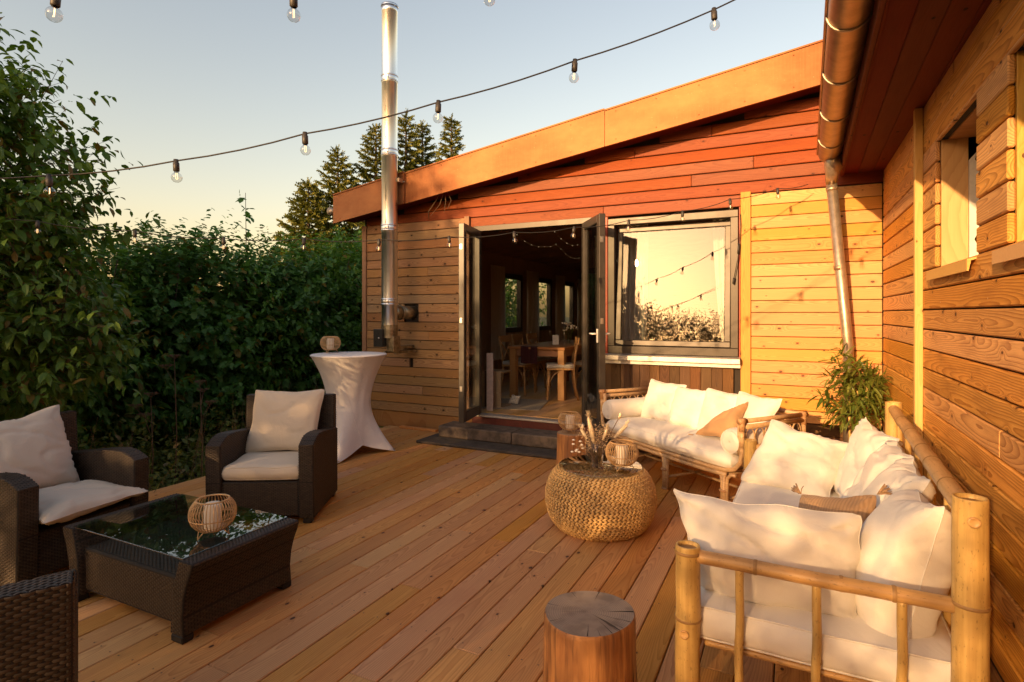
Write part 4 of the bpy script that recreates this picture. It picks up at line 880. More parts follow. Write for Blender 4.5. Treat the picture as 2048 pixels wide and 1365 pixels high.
# ------------------------------------------------------------------ seagrass pouffe
pf = thing('seagrass_pouffe', 'round braided seagrass pouffe with a glass disc on top', 'pouffe', (-1.225, 3.90, .001), 0)
def pprof(t):                      # t 0 bottom .. 1 top
    a = R(-62)+(R(58)-R(-62))*t; return (.20+.185*math.cos(a)**.9+.0, .205+.232*math.sin(a))
q = MB(); q.lathe([(.001, .004)]+[(pprof(t/24)[0]-.012, max(.004, pprof(t/24)[1])) for t in range(25)]+[(.27, .40), (.001, .398)], 48); part('core', q, M['dry'], pf)
bl = []; bp = []; bs = []
for i in range(19):
    t = (i+.5)/19; r_, z_ = pprof(t); r2_, z2_ = pprof(min(1, t+.02)); tn = np.array([r2_-r_, 0, z2_-z_]); tn /= np.linalg.norm(tn); n_ = max(20, int(2*PI*r_/.031)); off = random.random()
    for k in range(n_):
        a = 2*PI*(k+off)/n_; ca, sa_ = math.cos(a), math.sin(a); tang = np.array([-sa_, ca, 0]); up = np.array([ca*tn[0], sa_*tn[0], tn[2]]); out = np.cross(tang, up)
        for s_ in (-1, 1):
            d = tang*1.+up*s_*.52+out*.16; d += rng.normal(0, .05, 3); bl.append((d, out)); bp.append(np.array([ca*r_, sa_*r_, z_])+up*s_*.0056+tang*s_*.003); bs.append((rng.uniform(.0185, .021), rng.uniform(.0074, .0084), .0065))
for i in range(6):                 # spiral seen through the glass
    r_ = .055+i*.045; n_ = int(2*PI*r_/.034)
    for k in range(n_):
        a = 2*PI*k/n_; tang = np.array([-math.sin(a), math.cos(a), 0]); rad_ = np.array([math.cos(a), math.sin(a), 0])
        for s_ in (-1, 1): bl.append((tang+rad_*s_*.6, np.array([0, 0, 1.]))); bp.append(rad_*(r_+s_*.008)+np.array([0, 0, .403])); bs.append((.022, .011, .006))
tv = [(-1, 0, 0)]+[(x, w*math.cos(a), w*math.sin(a)) for x, w in ((-.55, .8), (.25, 1.), (.75, .65)) for a in [k*PI/3 for k in range(6)]]+[(1, 0, 0)]
tf = [(0, 1+(k+1) % 6, 1+k) for k in range(6)]+[(1+j*6+k, 1+j*6+(k+1) % 6, 7+j*6+(k+1) % 6, 7+j*6+k) for j in range(2) for k in range(6)]+[(13+k, 13+(k+1) % 6, 19) for k in range(6)]
me = scatter_mesh('braid', tv, tf, frames(np.array([b[0] for b in bl]), np.array([b[1] for b in bl])), np.array(bp), np.array(bs), M['seagrass'], True); link('braid', me, pf, kind='stuff')
q = MB(); q.lathe([(.001, .416), (.288, .416), (.292, .419), (.292, .424), (.288, .427), (.001, .427)], 64); part('glass_disc', q, M['discglass'], pf)

# vase of dried flowers on the pouffe
vs = thing('dried_flower_vase', 'glass vase of dried grasses and flowers on the seagrass pouffe', 'vase', (-1.235, 3.86, .430), 0)
q = MB(); q.lathe([(.001, .004), (.036, .004), (.040, .0), (.043, .16), (.040, .16), (.036, .01)], 24); part('vase_glass', q, M['clearglass'], vs)
qs, qp, qf, qw = MB(), MB(), MB(), MB()
def stem(tip, base=(0, 0, .01), r=.0018):
    a = Vector(base); b = Vector(tip); m_ = a.lerp(b, .5)+Vector((0, 0, .02)); qs.tube([a, m_, b], r, 4); return b
def plume(tip, L, w):
    b = Vector(tip); d = (b-Vector((0, 0, .05))).normalized(); stem(b)
    pts = [b+d*L*t/8+Vector((0, 0, -.02*(t/8)**2)) for t in range(9)]; qp.tube(pts, [w*(.35+.65*math.sin(PI*min(1, (t+.6)/8.8))) for t in range(9)], 9)
    for k in range(160):
        t = random.random(); p_ = b+d*L*t; dd = (d*1.4+Vector((random.uniform(-1, 1), random.uniform(-1, 1), random.uniform(-1, 1)))*.7).normalized(); qp.tube([p_, p_+dd*w*2.2], .0008, 3, False)
plume((-.012, -.03, .16), .22, .0165); plume((.05, -.02, .19), .11, .012); plume((-.03, .02, .16), .14, .013); plume((.115, .04, .20), .14, .0135); plume((-.075, .0, .18), .10, .011)
for k in range(90):
    a = random.uniform(0, 2*PI); rr = random.uniform(.02, .12); zz = random.uniform(.15, .30)-rr*.2; b = stem((rr*math.cos(a), rr*math.sin(a), zz), r=.0009)
    for j in range(6): c_ = b+Vector((random.gauss(0, .012), random.gauss(0, .012), random.gauss(0, .01))); qf.lathe([(.0005, .003), (.0042, 0), (.0005, -.003)], 5, c_)
for k in range(9):
    a = PI*1.08+random.uniform(-.35, .25); rr = random.uniform(.10, .2); b = stem((rr*math.cos(a), rr*math.sin(a)*.6, .12+random.uniform(-.03, .05)), r=.001); qw.lathe([(.0005, .006), (.011, .003), (.012, -.003), (.0005, -.006)], 7, b)
for s_ in ((.15, .06, .36), (-.10, -.02, .27), (.14, .075, .34)): b = stem(s_); qp.lathe([(.0005, .016), (.009, .006), (.010, -.006), (.0005, -.018)], 8, b)
part('stem', qs, M['dry'], vs, kind='stuff'); part('plume', qp, M['pampas'], vs, kind='stuff'); part('dry_blossom', qf, M['dryflower'], vs, kind='stuff'); part('pale_blossom', qw, M['wflower'], vs, kind='stuff')

# ------------------------------------------------------------------ log stumps
def stump(label, loc, r, h, mt, sd, cracks):
    o = thing('log_stump', label, 'stump', loc, sd); fn = lambda a, z: 1+.035*math.sin(2*a+sd)+.022*math.sin(3*a+sd*2)+.012*vn((math.cos(a)*2, math.sin(a)*2, z*2), 1.2, sd)
    q = MB(); q.lathe([(r*1.08, 0), (r*1.06, .03), (r*1.0, h*.5), (r*.985, h-.02), (r*.975, h-.006), (r*.955, h)], 64, fn=fn); part('log', q, M['stump'], o)
    q = MB(); q.disc(r*.956, h, 64, fn=fn); part('end_face', q, mt, o, fix=False)
    q = MB()
    for a, l, w in cracks:
        d = Vector((math.cos(a), math.sin(a), 0)); n_ = Vector((-d.y, d.x, 0)); p0 = d*r*(1-l)*.95; p1 = d*r*.945*fn(a, h); pm = p0.lerp(p1, .55)+n_*w*.6
        q.add([p0+Vector((0, 0, h+.0006)), pm-n_*w*.5+Vector((0, 0, h+.0006)), p1-n_*w+Vector((0, 0, h+.0006)), p1+n_*w+Vector((0, 0, h+.0006)), pm+n_*w*.5+Vector((0, 0, h+.0006))], [(0, 1, 2, 3, 4)])
        e = d*(r*1.0*fn(a, h*.6)+.0012)
        q.add([p1*1.012-n_*w+Vector((0, 0, h-.004)), p1*1.012+n_*w+Vector((0, 0, h-.004)), d*(r*fn(a, h*.5)*1.004)+n_*w*.7+Vector((0, 0, h*.5)), d*(r*1.07*fn(a, .03))+Vector((0, 0, h*.08)), d*(r*fn(a, h*.5)*1.004)-n_*w*.7+Vector((0, 0, h*.5))], [(0, 1, 2, 3, 4)])
    part('crack', q, M['crack'], o, fix=False); return o
stump('log stump with a weathered grey cracked top in front of the bamboo sofa', (-.645, 1.925, .001), .163, .445, M['stumptop'], .6, [(R(-8), .62, .004), (R(-75), .75, .0015), (R(-108), .5, .0018), (R(-55), .35, .0012), (R(150), .4, .0012), (R(-92), .3, .001), (R(-35), .45, .0016), (R(60), .5, .0014), (R(100), .4, .001), (R(195), .35, .0012)])
stump('log stump under a lantern behind the seagrass pouffe', (-1.80, 4.88, .001), .138, .42, M['stumptop2'], 2.1, [(R(-60), .5, .0015), (R(-95), .4, .0012)])

# ------------------------------------------------------------------ bamboo sofa along the side wing
BS = thing('bamboo_sofa', 'thick bamboo pole sofa with white cushions along the brown boarded wall', 'sofa', (-.335, 2.10, .001), R(-1.5)); bpy.context.view_layer.update()
MBX = {0: 'bamboox', 1: 'bambooy', 2: 'bamboo'}
def cane(name, p0, p1, r, ax, parent, nodes=(), hollow=False, bend=.004):
    p0, p1 = Vector(p0), Vector(p1); d = p1-p0; L = d.length; q = MB(); q.cur = 0; ts = sorted(set([0, 1]+[t/10 for t in range(11)])); pts = []; rs = []
    for t in np.linspace(0, 1, 41):
        k = 1.
        for n_ in nodes:
            e = abs(t-n_)*L
            if e < .035: k += .055*math.exp(-(e/.010)**2)-.0
        pts.append(p0.lerp(p1, float(t))+Vector((vn((t*3, r, L), 1.), vn((t*3, L, r), 1., 5.), 0))*bend*(4*t*(1-t))); rs.append(r*k*(1-.04*t))
    for n_ in nodes:                       # sharp node ridge
        pts2 = [p0.lerp(p1, n_-.006/L), p0.lerp(p1, n_-.0025/L), p0.lerp(p1, n_+.0025/L), p0.lerp(p1, n_+.006/L)]; q.cur = 1; q.tube(pts2, [r*1.03, r*1.075, r*1.075, r*1.03], 18, False); q.cur = 0
    q.tube(pts, rs, 18, not hollow)
    if hollow:
        rr = rs[-1]; c_ = (p1.x, p1.y, p1.z); q.lathe([(rr, -.001), (rr*.985, .003), (rr*.84, .003), (rr*.81, -.012)], 18, c_); q.cur = 1; q.disc(rr*.83, -.010, 18, c_); q.cur = 0; q.disc(rr, .0005, 18, tuple(p0))
    return part(name, q, [M[MBX[ax]], M['bamboonode']], parent)
SL, SW = 2.02, .80
cane('post', (0, 0, 0), (0, 0, .672), .044, 2, BS, (.20, .62, .97), True); cane('post', (SW, 0, 0), (SW, 0, .962), .0455, 2, BS, (.22, .68), True)
cane('post', (0.03, SL, 0), (0.03, SL, .652), .044, 2, BS, (.25, .7), True); cane('post', (SW+.03, SL, 0), (SW+.03, SL, .962), .046, 2, BS, (.3, .75), True)
def plug(x, y, z, parent):
    q = MB(); q.lathe([(.016, 0), (.0165, .005), (.012, .007), (.010, .0055), (.001, .0055)], 16); part('peg', q, M['bamboox'], parent, loc=(x, y, z), rot=(PI/2, 0, 0))
plug(SW, -.045, .905, BS); plug(-.004, -.044, .375, BS); plug(0, -.0435, .12, BS)
cane('arm_rail', (.03, 0, .640), (SW-.03, 0, .640), .0235, 0, BS, (.26, .60, .79)); cane('arm_rail', (.06, SL, .61), (SW, SL, .61), .0235, 0, BS, (.3, .6))
for x in (.172, .405, .635): cane('spindle', (x, 0, .10), (x, 0, .625), .0145, 2, BS, (.52,))
for x in (.2, .42, .64): cane('spindle', (x+.03, SL, .12), (x+.03, SL, .6), .0145, 2, BS, (.5,))
cane('back_bar', (SW-.005, .02, .915), (SW+.028, SL-.02, .925), .030, 1, BS, (.14, .30, .42, .60, .78), bend=.008)
for y in (.35, .7, 1.05, 1.4, 1.75): cane('spindle', (SW+.005+y*.014, y, .30), (SW+.005+y*.014, y, .90), .0145, 2, BS, (.5,))
cane('seat_rail', (0, .03, .285), (0.03, SL-.03, .285), .03, 1, BS, (.15, .4, .65, .9)); cane('seat_rail', (SW, .03, .285), (SW+.03, SL-.03, .285), .03, 1, BS, (.2, .45, .7)); cane('seat_rail', (.04, 0, .10), (SW-.04, 0, .10), .022, 0, BS, (.3, .7))
for k in range(18): x0 = .05; cane('slat', (.05, .05+k*.112, .318), (SW-.02, .05+k*.112, .318), .0125, 0, BS, (.4,))
def B(x, y, z): return BS.matrix_basis @ Vector((x, y, z))
boxcush('seat_mattress', .80, 1.96, .13, M['white'], 'long white seat mattress on the bamboo sofa', B(.40, 1.005, .395), R(-1.5), .035, .015, 4., cat='mattress')
WG = 'white cushions on the bamboo sofa'
pillow('cushion', (-.31, 3.80, .45), (.19, 3.62, .45), (.335, 3.86, .74), (-.125, 3.93, .85), .22, M['white'], 'white cushion leaning at the far arm of the bamboo sofa', group=WG, seed=11., wr=1.2)
pillow('cushion', (.22, 3.92, .45), (.27, 3.36, .45), (.485, 3.38, .89), (.385, 3.94, .90), .17, M['white'], 'white back cushion of the bamboo sofa nearest the potted plant', group=WG, seed=12., wr=1.7)
pillow('cushion', (.21, 3.38, .45), (.25, 2.92, .45), (.47, 2.93, .90), (.465, 3.32, .895), .18, M['white'], 'white back cushion in the middle of the bamboo sofa', group=WG, seed=13., wr=1.9)
pillow('cushion', (.20, 2.96, .45), (.24, 2.58, .46), (.46, 2.55, .90), (.46, 2.90, .91), .18, M['white'], 'white back cushion behind the tan striped cushion on the bamboo sofa', group=WG, seed=14., wr=1.9)
pillow('cushion', (.17, 2.50, .45), (.305, 2.15, .34), (.437, 2.215, .905), (.405, 2.52, .87), .25, M['white'], 'white cushion squeezed into the near back corner beside the thickest bamboo post', group=WG, seed=15., wr=1.)
pillow('cushion', (-.31, 2.265, .43), (.21, 2.265, .43), (.225, 2.33, .80), (-.45, 2.33, .805), .22, M['white'], 'wide white cushion leaning on the near arm rail of the bamboo sofa', group=WG, seed=16., wr=1.6, edge=.05)
pillow('lumbar_cushion', (0.0, 2.60, .50), (.24, 2.42, .51), (.295, 2.58, .81), (.03, 2.74, .73), .14, M['tanstripe'], 'tan striped tasselled cushion between the white cushions of the bamboo sofa', seed=17., tassel=(2, 3), wr=.7)

# ------------------------------------------------------------------ rattan daybed under the window
DB = thing('rattan_daybed', 'curved rattan daybed with white mattress under the big window', 'sofa', (-1.72, 5.54, .001), math.atan2(-.616, .788)); bpy.context.view_layer.update()
def D(u, v, z): return DB.matrix_basis @ Vector((u, v, z))
U, V = 1.765, .66
def rt(name, runs, r=.016, wraps=()):
    q = MB()
    for pts in runs: q.tube(pts, r, 10)
    for a, b, rr in wraps:
        q.cur = 1; q.tube([a, b], rr, 10); q.cur = 0
    return part(name, q, [M['rattan'], M['wrap']], DB)
def arc(p, q_, n=8): return [Vector(p).lerp(Vector(q_), t/n) for t in range(n+1)]
for y, nm in ((0., 'front_rail'), (V, 'back_rail')):
    z0 = .318 if y == 0 else .33
    run = [(0, y, .70), (0, y, .48), (.015, y, .41), (.06, y, .35), (.14, y, .322), (.26, y, z0), (.6, y, z0-.004), (.92, y, z0-.006), (1.3, y, z0-.004), (1.50, y, z0), (1.62, y, .325), (1.70, y, .352), (1.75, y, .41), (U, y, .48), (U, y, .70)]
    rt(nm, [run, [(a, b-.0, c-.034) for a, b, c in run[4:11]]], .0175)
for u, nm in ((0., 'arm'), (U, 'arm')):
    rt(nm, [[(u, -.02, .715), (u, V+.02, .715)], [(u, 0, .672), (u, V, .672)], [(u, 0, .66), (u, 0, .52)], [(u+(.03 if u == 0 else -.03), .012, .70), (u+(.03 if u == 0 else -.03), .012, .46)]], .018, [((u, -.03, .715), (u, .035, .715), .0235), ((u, V-.03, .715), (u, V+.03, .715), .0235), ((u, 0, .64), (u, 0, .735), .023), ((u, V, .64), (u, V, .735), .022)])
    q = MB()
    for k in range(6):
        c_ = .08+k*.10; q.tube([(u, c_+.048*math.cos(PI*t/10), .59+.07*math.sin(PI*t/10)) for t in range(11)], .006, 6)
        q.tube([(u, c_+.048, .59), (u, c_+.035, .50)], .006, 6); q.tube([(u, c_-.048, .59), (u, c_-.035, .50)], .006, 6)
    q.tube([(u, 0, .50), (u, V, .50)], .008, 6); part('loop_work', q, M['rattan'], DB)
    rt('arm_post', [[(u, V, 0), (u, V, .70)]], .018)
rt('top_rail', [[(-.02, V, .715), (U+.02, V, .715)], [(0, V, .672), (U, V, .672)]], .018)
q = MB()
for k in range(17):
    c_ = .09+k*.099; q.tube([(c_+.046*math.cos(PI*t/10), V, .59+.07*math.sin(PI*t/10)) for t in range(11)], .006, 6)
part('loop_work', q, M['rattan'], DB)
for u in (.26, .945, 1.60):
    for y in (0., V):
        runs = [[(u-.024, y, 0), (u-.024, y, .22), (u-.032, y, .27), (u-.065, y, .298), (u-.11, y, .305)], [(u+.024, y, 0), (u+.024, y, .22), (u+.032, y, .27), (u+.065, y, .298), (u+.11, y, .305)], [(u, y-.004, 0), (u, y-.004, .30)]]
        rt('leg', runs, .0135, [((u-.006, y, .16), (u-.006, y, .175), .036), ((u, y, .0), (u, y, .012), .034)])
    rt('cross_rail', [[(u, 0, .10), (u, V, .10)], [(u, 0, .29), (u, V, .29)]], .011)
rt('stretcher', [[(.26, V, .12), (1.6, V, .12)], [(.26, .33, .10), (1.6, .33, .10)]], .011)
q = MB()
for k in range(14): q.b2(.12+k*.115, .165+k*.115, .01, V-.01, .318, .328)
part('slat', q, M['rattan'], DB, kind='stuff')
q0 = D(U/2, .315, .395); boxcush('seat_mattress', 1.60, .68, .125, M['white'], 'white mattress with soft round edges on the rattan daybed', q0, math.atan2(-.616, .788), .058, .02, 9., cat='mattress')
bolster(D(.10, -.01, .545), D(.10, .56, .545), .098, 'white bolster roll along the left arm of the rattan daybed'); bolster(D(1.655, -.01, .545), D(1.655, .56, .545), .098, 'white bolster roll along the right arm of the rattan daybed')
DG = 'white cushions on the rattan daybed'
for k, (a, b, c_, e, zt_, l) in enumerate(((.18, .60, .14, .66, .845, 'leftmost white cushion on the rattan daybed, beside the left bolster'), (.56, .99, .54, .95, .825, 'second white cushion from the left on the rattan daybed'), (.94, 1.36, .92, 1.34, .845, 'third white cushion on the rattan daybed, left of the tan fringed one'), (1.30, 1.66, 1.28, 1.70, .855, 'rightmost white cushion on the rattan daybed, behind the tan fringed cushion'))):
    pillow('cushion', D(a, .33+.015*(k % 2), .455), D(b, .36, .455), D(e, .52, zt_-.012), D(c_, .50, zt_), .15, M['white'], l, group=DG, seed=20.+k, wr=.9, n=30)
pillow('fringed_cushion', D(1.10, .16, .475), D(1.50, .22, .50), D(1.47, .40, .80), D(1.33, .33, .70), .13, M['tan'], 'tan fringed cushion at the right end of the rattan daybed', seed=30., tassel=(0,), wr=.8, n=30)

# ------------------------------------------------------------------ foliage tools
OVATE = ([(0, 0, 0), (.28, .21, .05), (.28, -.21, .05), (.3, 0, 0), (.62, .20, .03), (.62, -.20, .03), (.64, 0, -.03), (1, 0, -.14)], [(0, 2, 3), (0, 3, 1), (3, 2, 5, 6), (1, 3, 6, 4), (6, 5, 7), (4, 6, 7)])
MAPLE = ([(0, 0, 0), (.02, .30, .02), (.16, .26, .03), (.28, .56, -.05), (.44, .26, .03), (.66, .30, .0), (1, 0, -.10), (.66, -.30, .0), (.44, -.26, .03), (.28, -.56, -.05), (.16, -.26, .03), (.02, -.30, .02), (.38, 0, .0)], [(0, 1, 2, 12), (2, 3, 4, 12), (4, 5, 6, 12), (12, 6, 7, 8), (12, 8, 9, 10), (12, 10, 11, 0)])
LANCE = ([(0, 0, 0), (.3, .095, .03), (.3, -.095, .03), (.3, 0, 0), (.7, .065, -.04), (.7, -.065, -.04), (.7, 0, -.07), (1, 0, -.2)], OVATE[1])
def nrm(a): return a/(np.linalg.norm(a, axis=-1, keepdims=True)+1e-9)
def shoots(P, Dr, L, nl, size, droop=.55, spread=1.0):
    """leaves set alternately along shoots; P (N,3) bases, Dr (N,3) directions"""
    N = len(P); t = np.linspace(.12, 1., nl)[None, :, None]; Dr = nrm(Dr); bend = rng.normal(0, .12, (N, 1, 3)); L = np.broadcast_to(np.asarray(L, float).reshape(-1, 1, 1), (N, 1, 1))
    pos = P[:, None]+Dr[:, None]*L*t+bend*L*t**2
    side = nrm(np.cross(Dr, rng.normal(0, 1, (N, 3))))[:, None]; s2 = np.cross(Dr, side[:, 0])[:, None]; ph = (np.arange(nl)*2.4)[None, :, None]
    out = side*np.cos(ph)+s2*np.sin(ph); d = Dr[:, None]*.55+out*spread+rng.normal(0, .22, (N, nl, 3)); d[..., 2] -= droop
    up = np.zeros_like(d); up[..., 2] = 1; up += out*.25+rng.normal(0, .3, up.shape)
    sz = size*rng.uniform(.65, 1.2, (N, nl))*(1-.35*(t[..., 0]-.3).clip(0)); return pos.reshape(-1, 3), nrm(d.reshape(-1, 3)), up.reshape(-1, 3), sz.reshape(-1)
def leafobj(name, sets, tmpl, mat, parent, **tags):
    p = np.concatenate([s_[0] for s_ in sets]); d = np.concatenate([s_[1] for s_ in sets]); u = np.concatenate([s_[2] for s_ in sets]); z_ = np.concatenate([s_[3] for s_ in sets])
    me = scatter_mesh(name, tmpl[0], tmpl[1], frames(d, u), p, z_, mat); return link(name, me, parent, **tags)
def twigs(name, P, Dr, L, r, mat, parent, every=1):
    q = MB()
    for i in range(0, len(P), every): a = Vector(P[i]); d = Vector(Dr[i]).normalized(); q.tube([a-d*.25, a, a+d*float(L[i] if hasattr(L, '__len__') else L)*.9], [r*1.6, r, r*.5], 4, False)
    return part(name, q, mat, parent, fix=False)
def blobpts(n, c, rad, lump=.25, shell=.35, seed=0.):
    v = nrm(rng.normal(0, 1, (n, 3))); k = np.array([1+lump*mnoise.noise(Vector(x*1.7)+Vector((seed, seed, seed)))*2 for x in v]); r_ = (1-shell*rng.random(n)**1.5)*k
    return np.array(c)+v*np.array(rad)*r_[:, None], v
# hedge of single shrubs beyond the left edge of the deck
def hedge_shrub(x, y, h, w, label, maple, nsh=420, seed=0., inner=3600, lf=.112):
    o = thing('hedge_shrub', label, 'shrub', (x, y, -.42), 0, 'leafy shrubs of the hedge left of the deck'); H_ = h+.42
    P, v = blobpts(nsh, (0, 0, H_*.5), (w*.72, w*.62, H_*.52), .3, .3, seed); P[:, 2] = P[:, 2].clip(.1, None); dr = v*np.array([1, 1, .5])+np.array([.35, 0, .55]); L = rng.uniform(.22, .5, nsh)
    T = int(nsh*.14); a = rng.uniform(0, 2*PI, T); rr = w*.55*np.sqrt(rng.random(T)); PT = np.stack([rr*np.cos(a), rr*np.sin(a), np.full(T, H_*.92)+rng.normal(0, .06, T)], 1); DT = np.stack([rng.normal(0, .18, T), rng.normal(0, .18, T), np.ones(T)], 1)
    sets = [shoots(P, dr, L, 11, lf), shoots(PT, DT, rng.uniform(.2, .55, T), 12, lf*.95, .35)]
    Pi, vi = blobpts(inner, (0, 0, H_*.48), (w*.62, w*.56, H_*.5), .25, .8, seed); Pi[:, 2] = Pi[:, 2].clip(.03, None)
    sets.append((Pi, nrm(vi+rng.normal(0, .6, vi.shape)-np.array([0, 0, .6])), rng.normal(0, .5, vi.shape)+np.array([.3, 0, 1.]), rng.uniform(.12, .20, inner)))
    leafobj('crown', sets, MAPLE if maple else OVATE, M['leaf_maple' if maple else 'leaf_hedge'], o)
    q = MB()
    for k in range(6): a = random.uniform(0, 6.3); q.tube([(.1*math.cos(a), .1*math.sin(a), 0), (.2*math.cos(a), .2*math.sin(a), H_*.5), (.4*w*math.cos(a), .35*w*math.sin(a), H_*.95)], [.022, .015, .006], 5)
    part('stem', q, M['bark'], o, kind='stuff'); return o
HS = ((-7.68, 2.80, 2.15, 1.35, 0, 'dark hedge shrub behind the armchair at the left edge of the picture'), (-7.73, 3.87, 2.27, 1.29, 0, 'hedge shrub just right of the tall dogwood tree'), (-7.73, 4.88, 2.36, 1.29, 1, 'broad-leaved hedge shrub left of the lone tall maple shoot'), (-7.79, 5.89, 2.33, 1.29, 0, 'hedge shrub with the lone tall maple shoot above it'),
      (-7.73, 6.90, 2.27, 1.29, 1, 'broad-leaved hedge shrub behind the white bar table'), (-7.85, 7.97, 2.75, 1.35, 0, 'hedge shrub left of the house corner with sunlit top'), (-7.97, 9.16, 2.99, 1.40, 0, 'hedge shrub reaching behind the house corner'), (-8.21, 10.71, 3.29, 1.64, 1, 'farthest broad-leaved hedge shrub beyond the house corner'))
for k, (x, y, h, w, mp, l) in enumerate(HS): hedge_shrub(x, y, h, w, l, mp, seed=k*3.1)
# shrubs of a second row close the hedge
for k, (x, y, h, w, l) in enumerate(((-9.04, 4.28, 2.33, 1.52, 'second row hedge shrub seen between the front shrubs near the dogwood'), (-9.16, 6.43, 2.45, 1.52, 'second row hedge shrub showing behind the lone maple shoot'), (-9.28, 8.81, 2.57, 1.52, 'second row hedge shrub in front of the left spruces'))): hedge_shrub(x, y, h, w, l, 0, 240, 40+k, 900, .1)
for k, (x, y, h, l) in enumerate(((-8.0, 13.2, 3.2, 'shrub seen through the nearest dining room window'), (-8.6, 15.6, 3.4, 'shrub seen through the second dining room window'), (-9.0, 18.2, 3.6, 'shrub seen through the third dining room window'))): hedge_shrub(x, y, h, 1.7, l, 0, 240, 60+k, 1500, .13)
# the lone maple shoot
o = thing('maple_sapling', 'lone tall maple shoot sticking up above the hedge', 'sapling', (-7.5, 6.0, -.4), 0)
P = np.array([[0, 0, 2.9+.15*k] for k in range(6)]); aa = np.arange(6)*2.2
leafobj('crown', [shoots(P, np.stack([np.cos(aa), np.sin(aa), np.full(6, .35)], 1), .1, 3, .16, .3)], MAPLE, M['leaf_maple'], o); q = MB(); q.tube([(0, 0, 0), (.02, .02, 1.5), (0, 0, 3.75)], [.014, .01, .004], 6); part('stem', q, M['bark'], o)
# the dogwood tree at the left edge
def leafy_tree(name, label, cat, loc, blobs, nsh, mat, tmpl, lf, trunk, group=None, droop=.7, nl=9, seed=0., Ls=(.2, .45), tw=True):
    o = thing(name, label, cat, loc, 0, group); sets = []; PP = []; DD = []; LL = []
    for j, (c_, rad, fr_) in enumerate(blobs):
        n_ = int(nsh*fr_); P, v = blobpts(n_, c_, rad, .32, .75, seed+j); dr = v+np.array([0, 0, .35])+rng.normal(0, .25, v.shape); L = rng.uniform(*Ls, n_); sets.append(shoots(P, dr, L, nl, lf, droop)); PP.append(P); DD.append(dr); LL.append(L)
    leafobj('crown', sets, tmpl, mat, o)
    q = MB(); base = Vector(trunk[0]); top = Vector(trunk[1]); r_ = trunk[2]; q.tube([base, base.lerp(top, .4)+Vector((.05, .04, 0)), top], [r_, r_*.75, r_*.35], 9)
    part('trunk', q, M['bark'], o); q = MB()
    for j, (c_, rad, fr_) in enumerate(blobs):
        for k in range(5):
            st_ = base.lerp(top, random.uniform(.35, .95)); e = Vector(c_)+Vector((random.uniform(-.7, .7)*rad[0], random.uniform(-.7, .7)*rad[1], random.uniform(-.3, .8)*rad[2])); q.tube([st_, st_.lerp(e, .5)+Vector((0, 0, .08*rad[2])), e], [r_*.4, r_*.25, r_*.08], 5, False)
    if tw:
        P, dd, L = np.concatenate(PP), nrm(np.concatenate(DD)), np.concatenate(LL)
        for i in range(0, len(P), 2): a = Vector(P[i]); d = Vector(dd[i]); q.tube([a-d*.12, a+d*float(L[i])], [.0035, .0015], 3, False)
    part('branch', q, M['bark'], o, kind='stuff', fix=False); return o
leafy_tree('dogwood_tree', 'leafy dogwood tree with drooping leaves at the left edge of the picture', 'tree', (-5.85, 1.95, -.42), [((0, .1, 1.9), (.75, .85, 1.15), .42), ((.12, .1, 3.0), (.62, .72, .75), .30), ((.10, .12, 3.62), (.34, .36, .42), .10), ((.45, .45, 1.75), (.5, .45, .38), .14), ((.1, .5, 2.6), (.5, .5, .5), .12)], 1550, M['leaf_tree'], OVATE, .118, ((-.1, 0, 0), (.05, .1, 3.7), .06), seed=5.)
# undergrowth between deck and hedge
n_ = 2000; P = np.stack([rng.uniform(-7.4, -4.93, n_), rng.uniform(1.5, 7.6, n_), np.full(n_, -.42)], 1); dr = np.stack([rng.normal(0, .35, n_), rng.normal(0, .35, n_), np.ones(n_)], 1); hh = rng.uniform(.22, .58, n_)*np.interp(P[:, 0], [-7.4, -4.93], [1.9, .8])
leafobj('undergrowth', [shoots(P, dr*np.array([1.8, 1.8, 1.]), hh, 11, .10, .2)], OVATE, M['leaf_low'], None, kind='stuff')
n_ = 500; P = np.stack([rng.uniform(-6.0, -5.0, n_), rng.uniform(2.6, 6., n_), np.full(n_, -.4)], 1); q = MB()
for k in range(90): a = Vector((random.uniform(-6., -4.98), random.uniform(2.8, 6.), -.42)); b = a+Vector((random.gauss(0, .2), random.gauss(0, .2), random.uniform(.4, 1.1))); q.tube([a, a.lerp(b, .5)+Vector((0, 0, .05)), b], [.003, .002, .001], 3, False)
part('dry_grass', q, M['dry'], None, fix=False, kind='stuff')
sl_ = MB(); sl_.add([(-9, -2, -.41), (-4.9, -2, -.41), (-4.9, 9, -.41), (-9, 9, -.41)], [(0, 1, 2, 3)]); part('garden_bed', sl_, M['soil'], kind='structure')
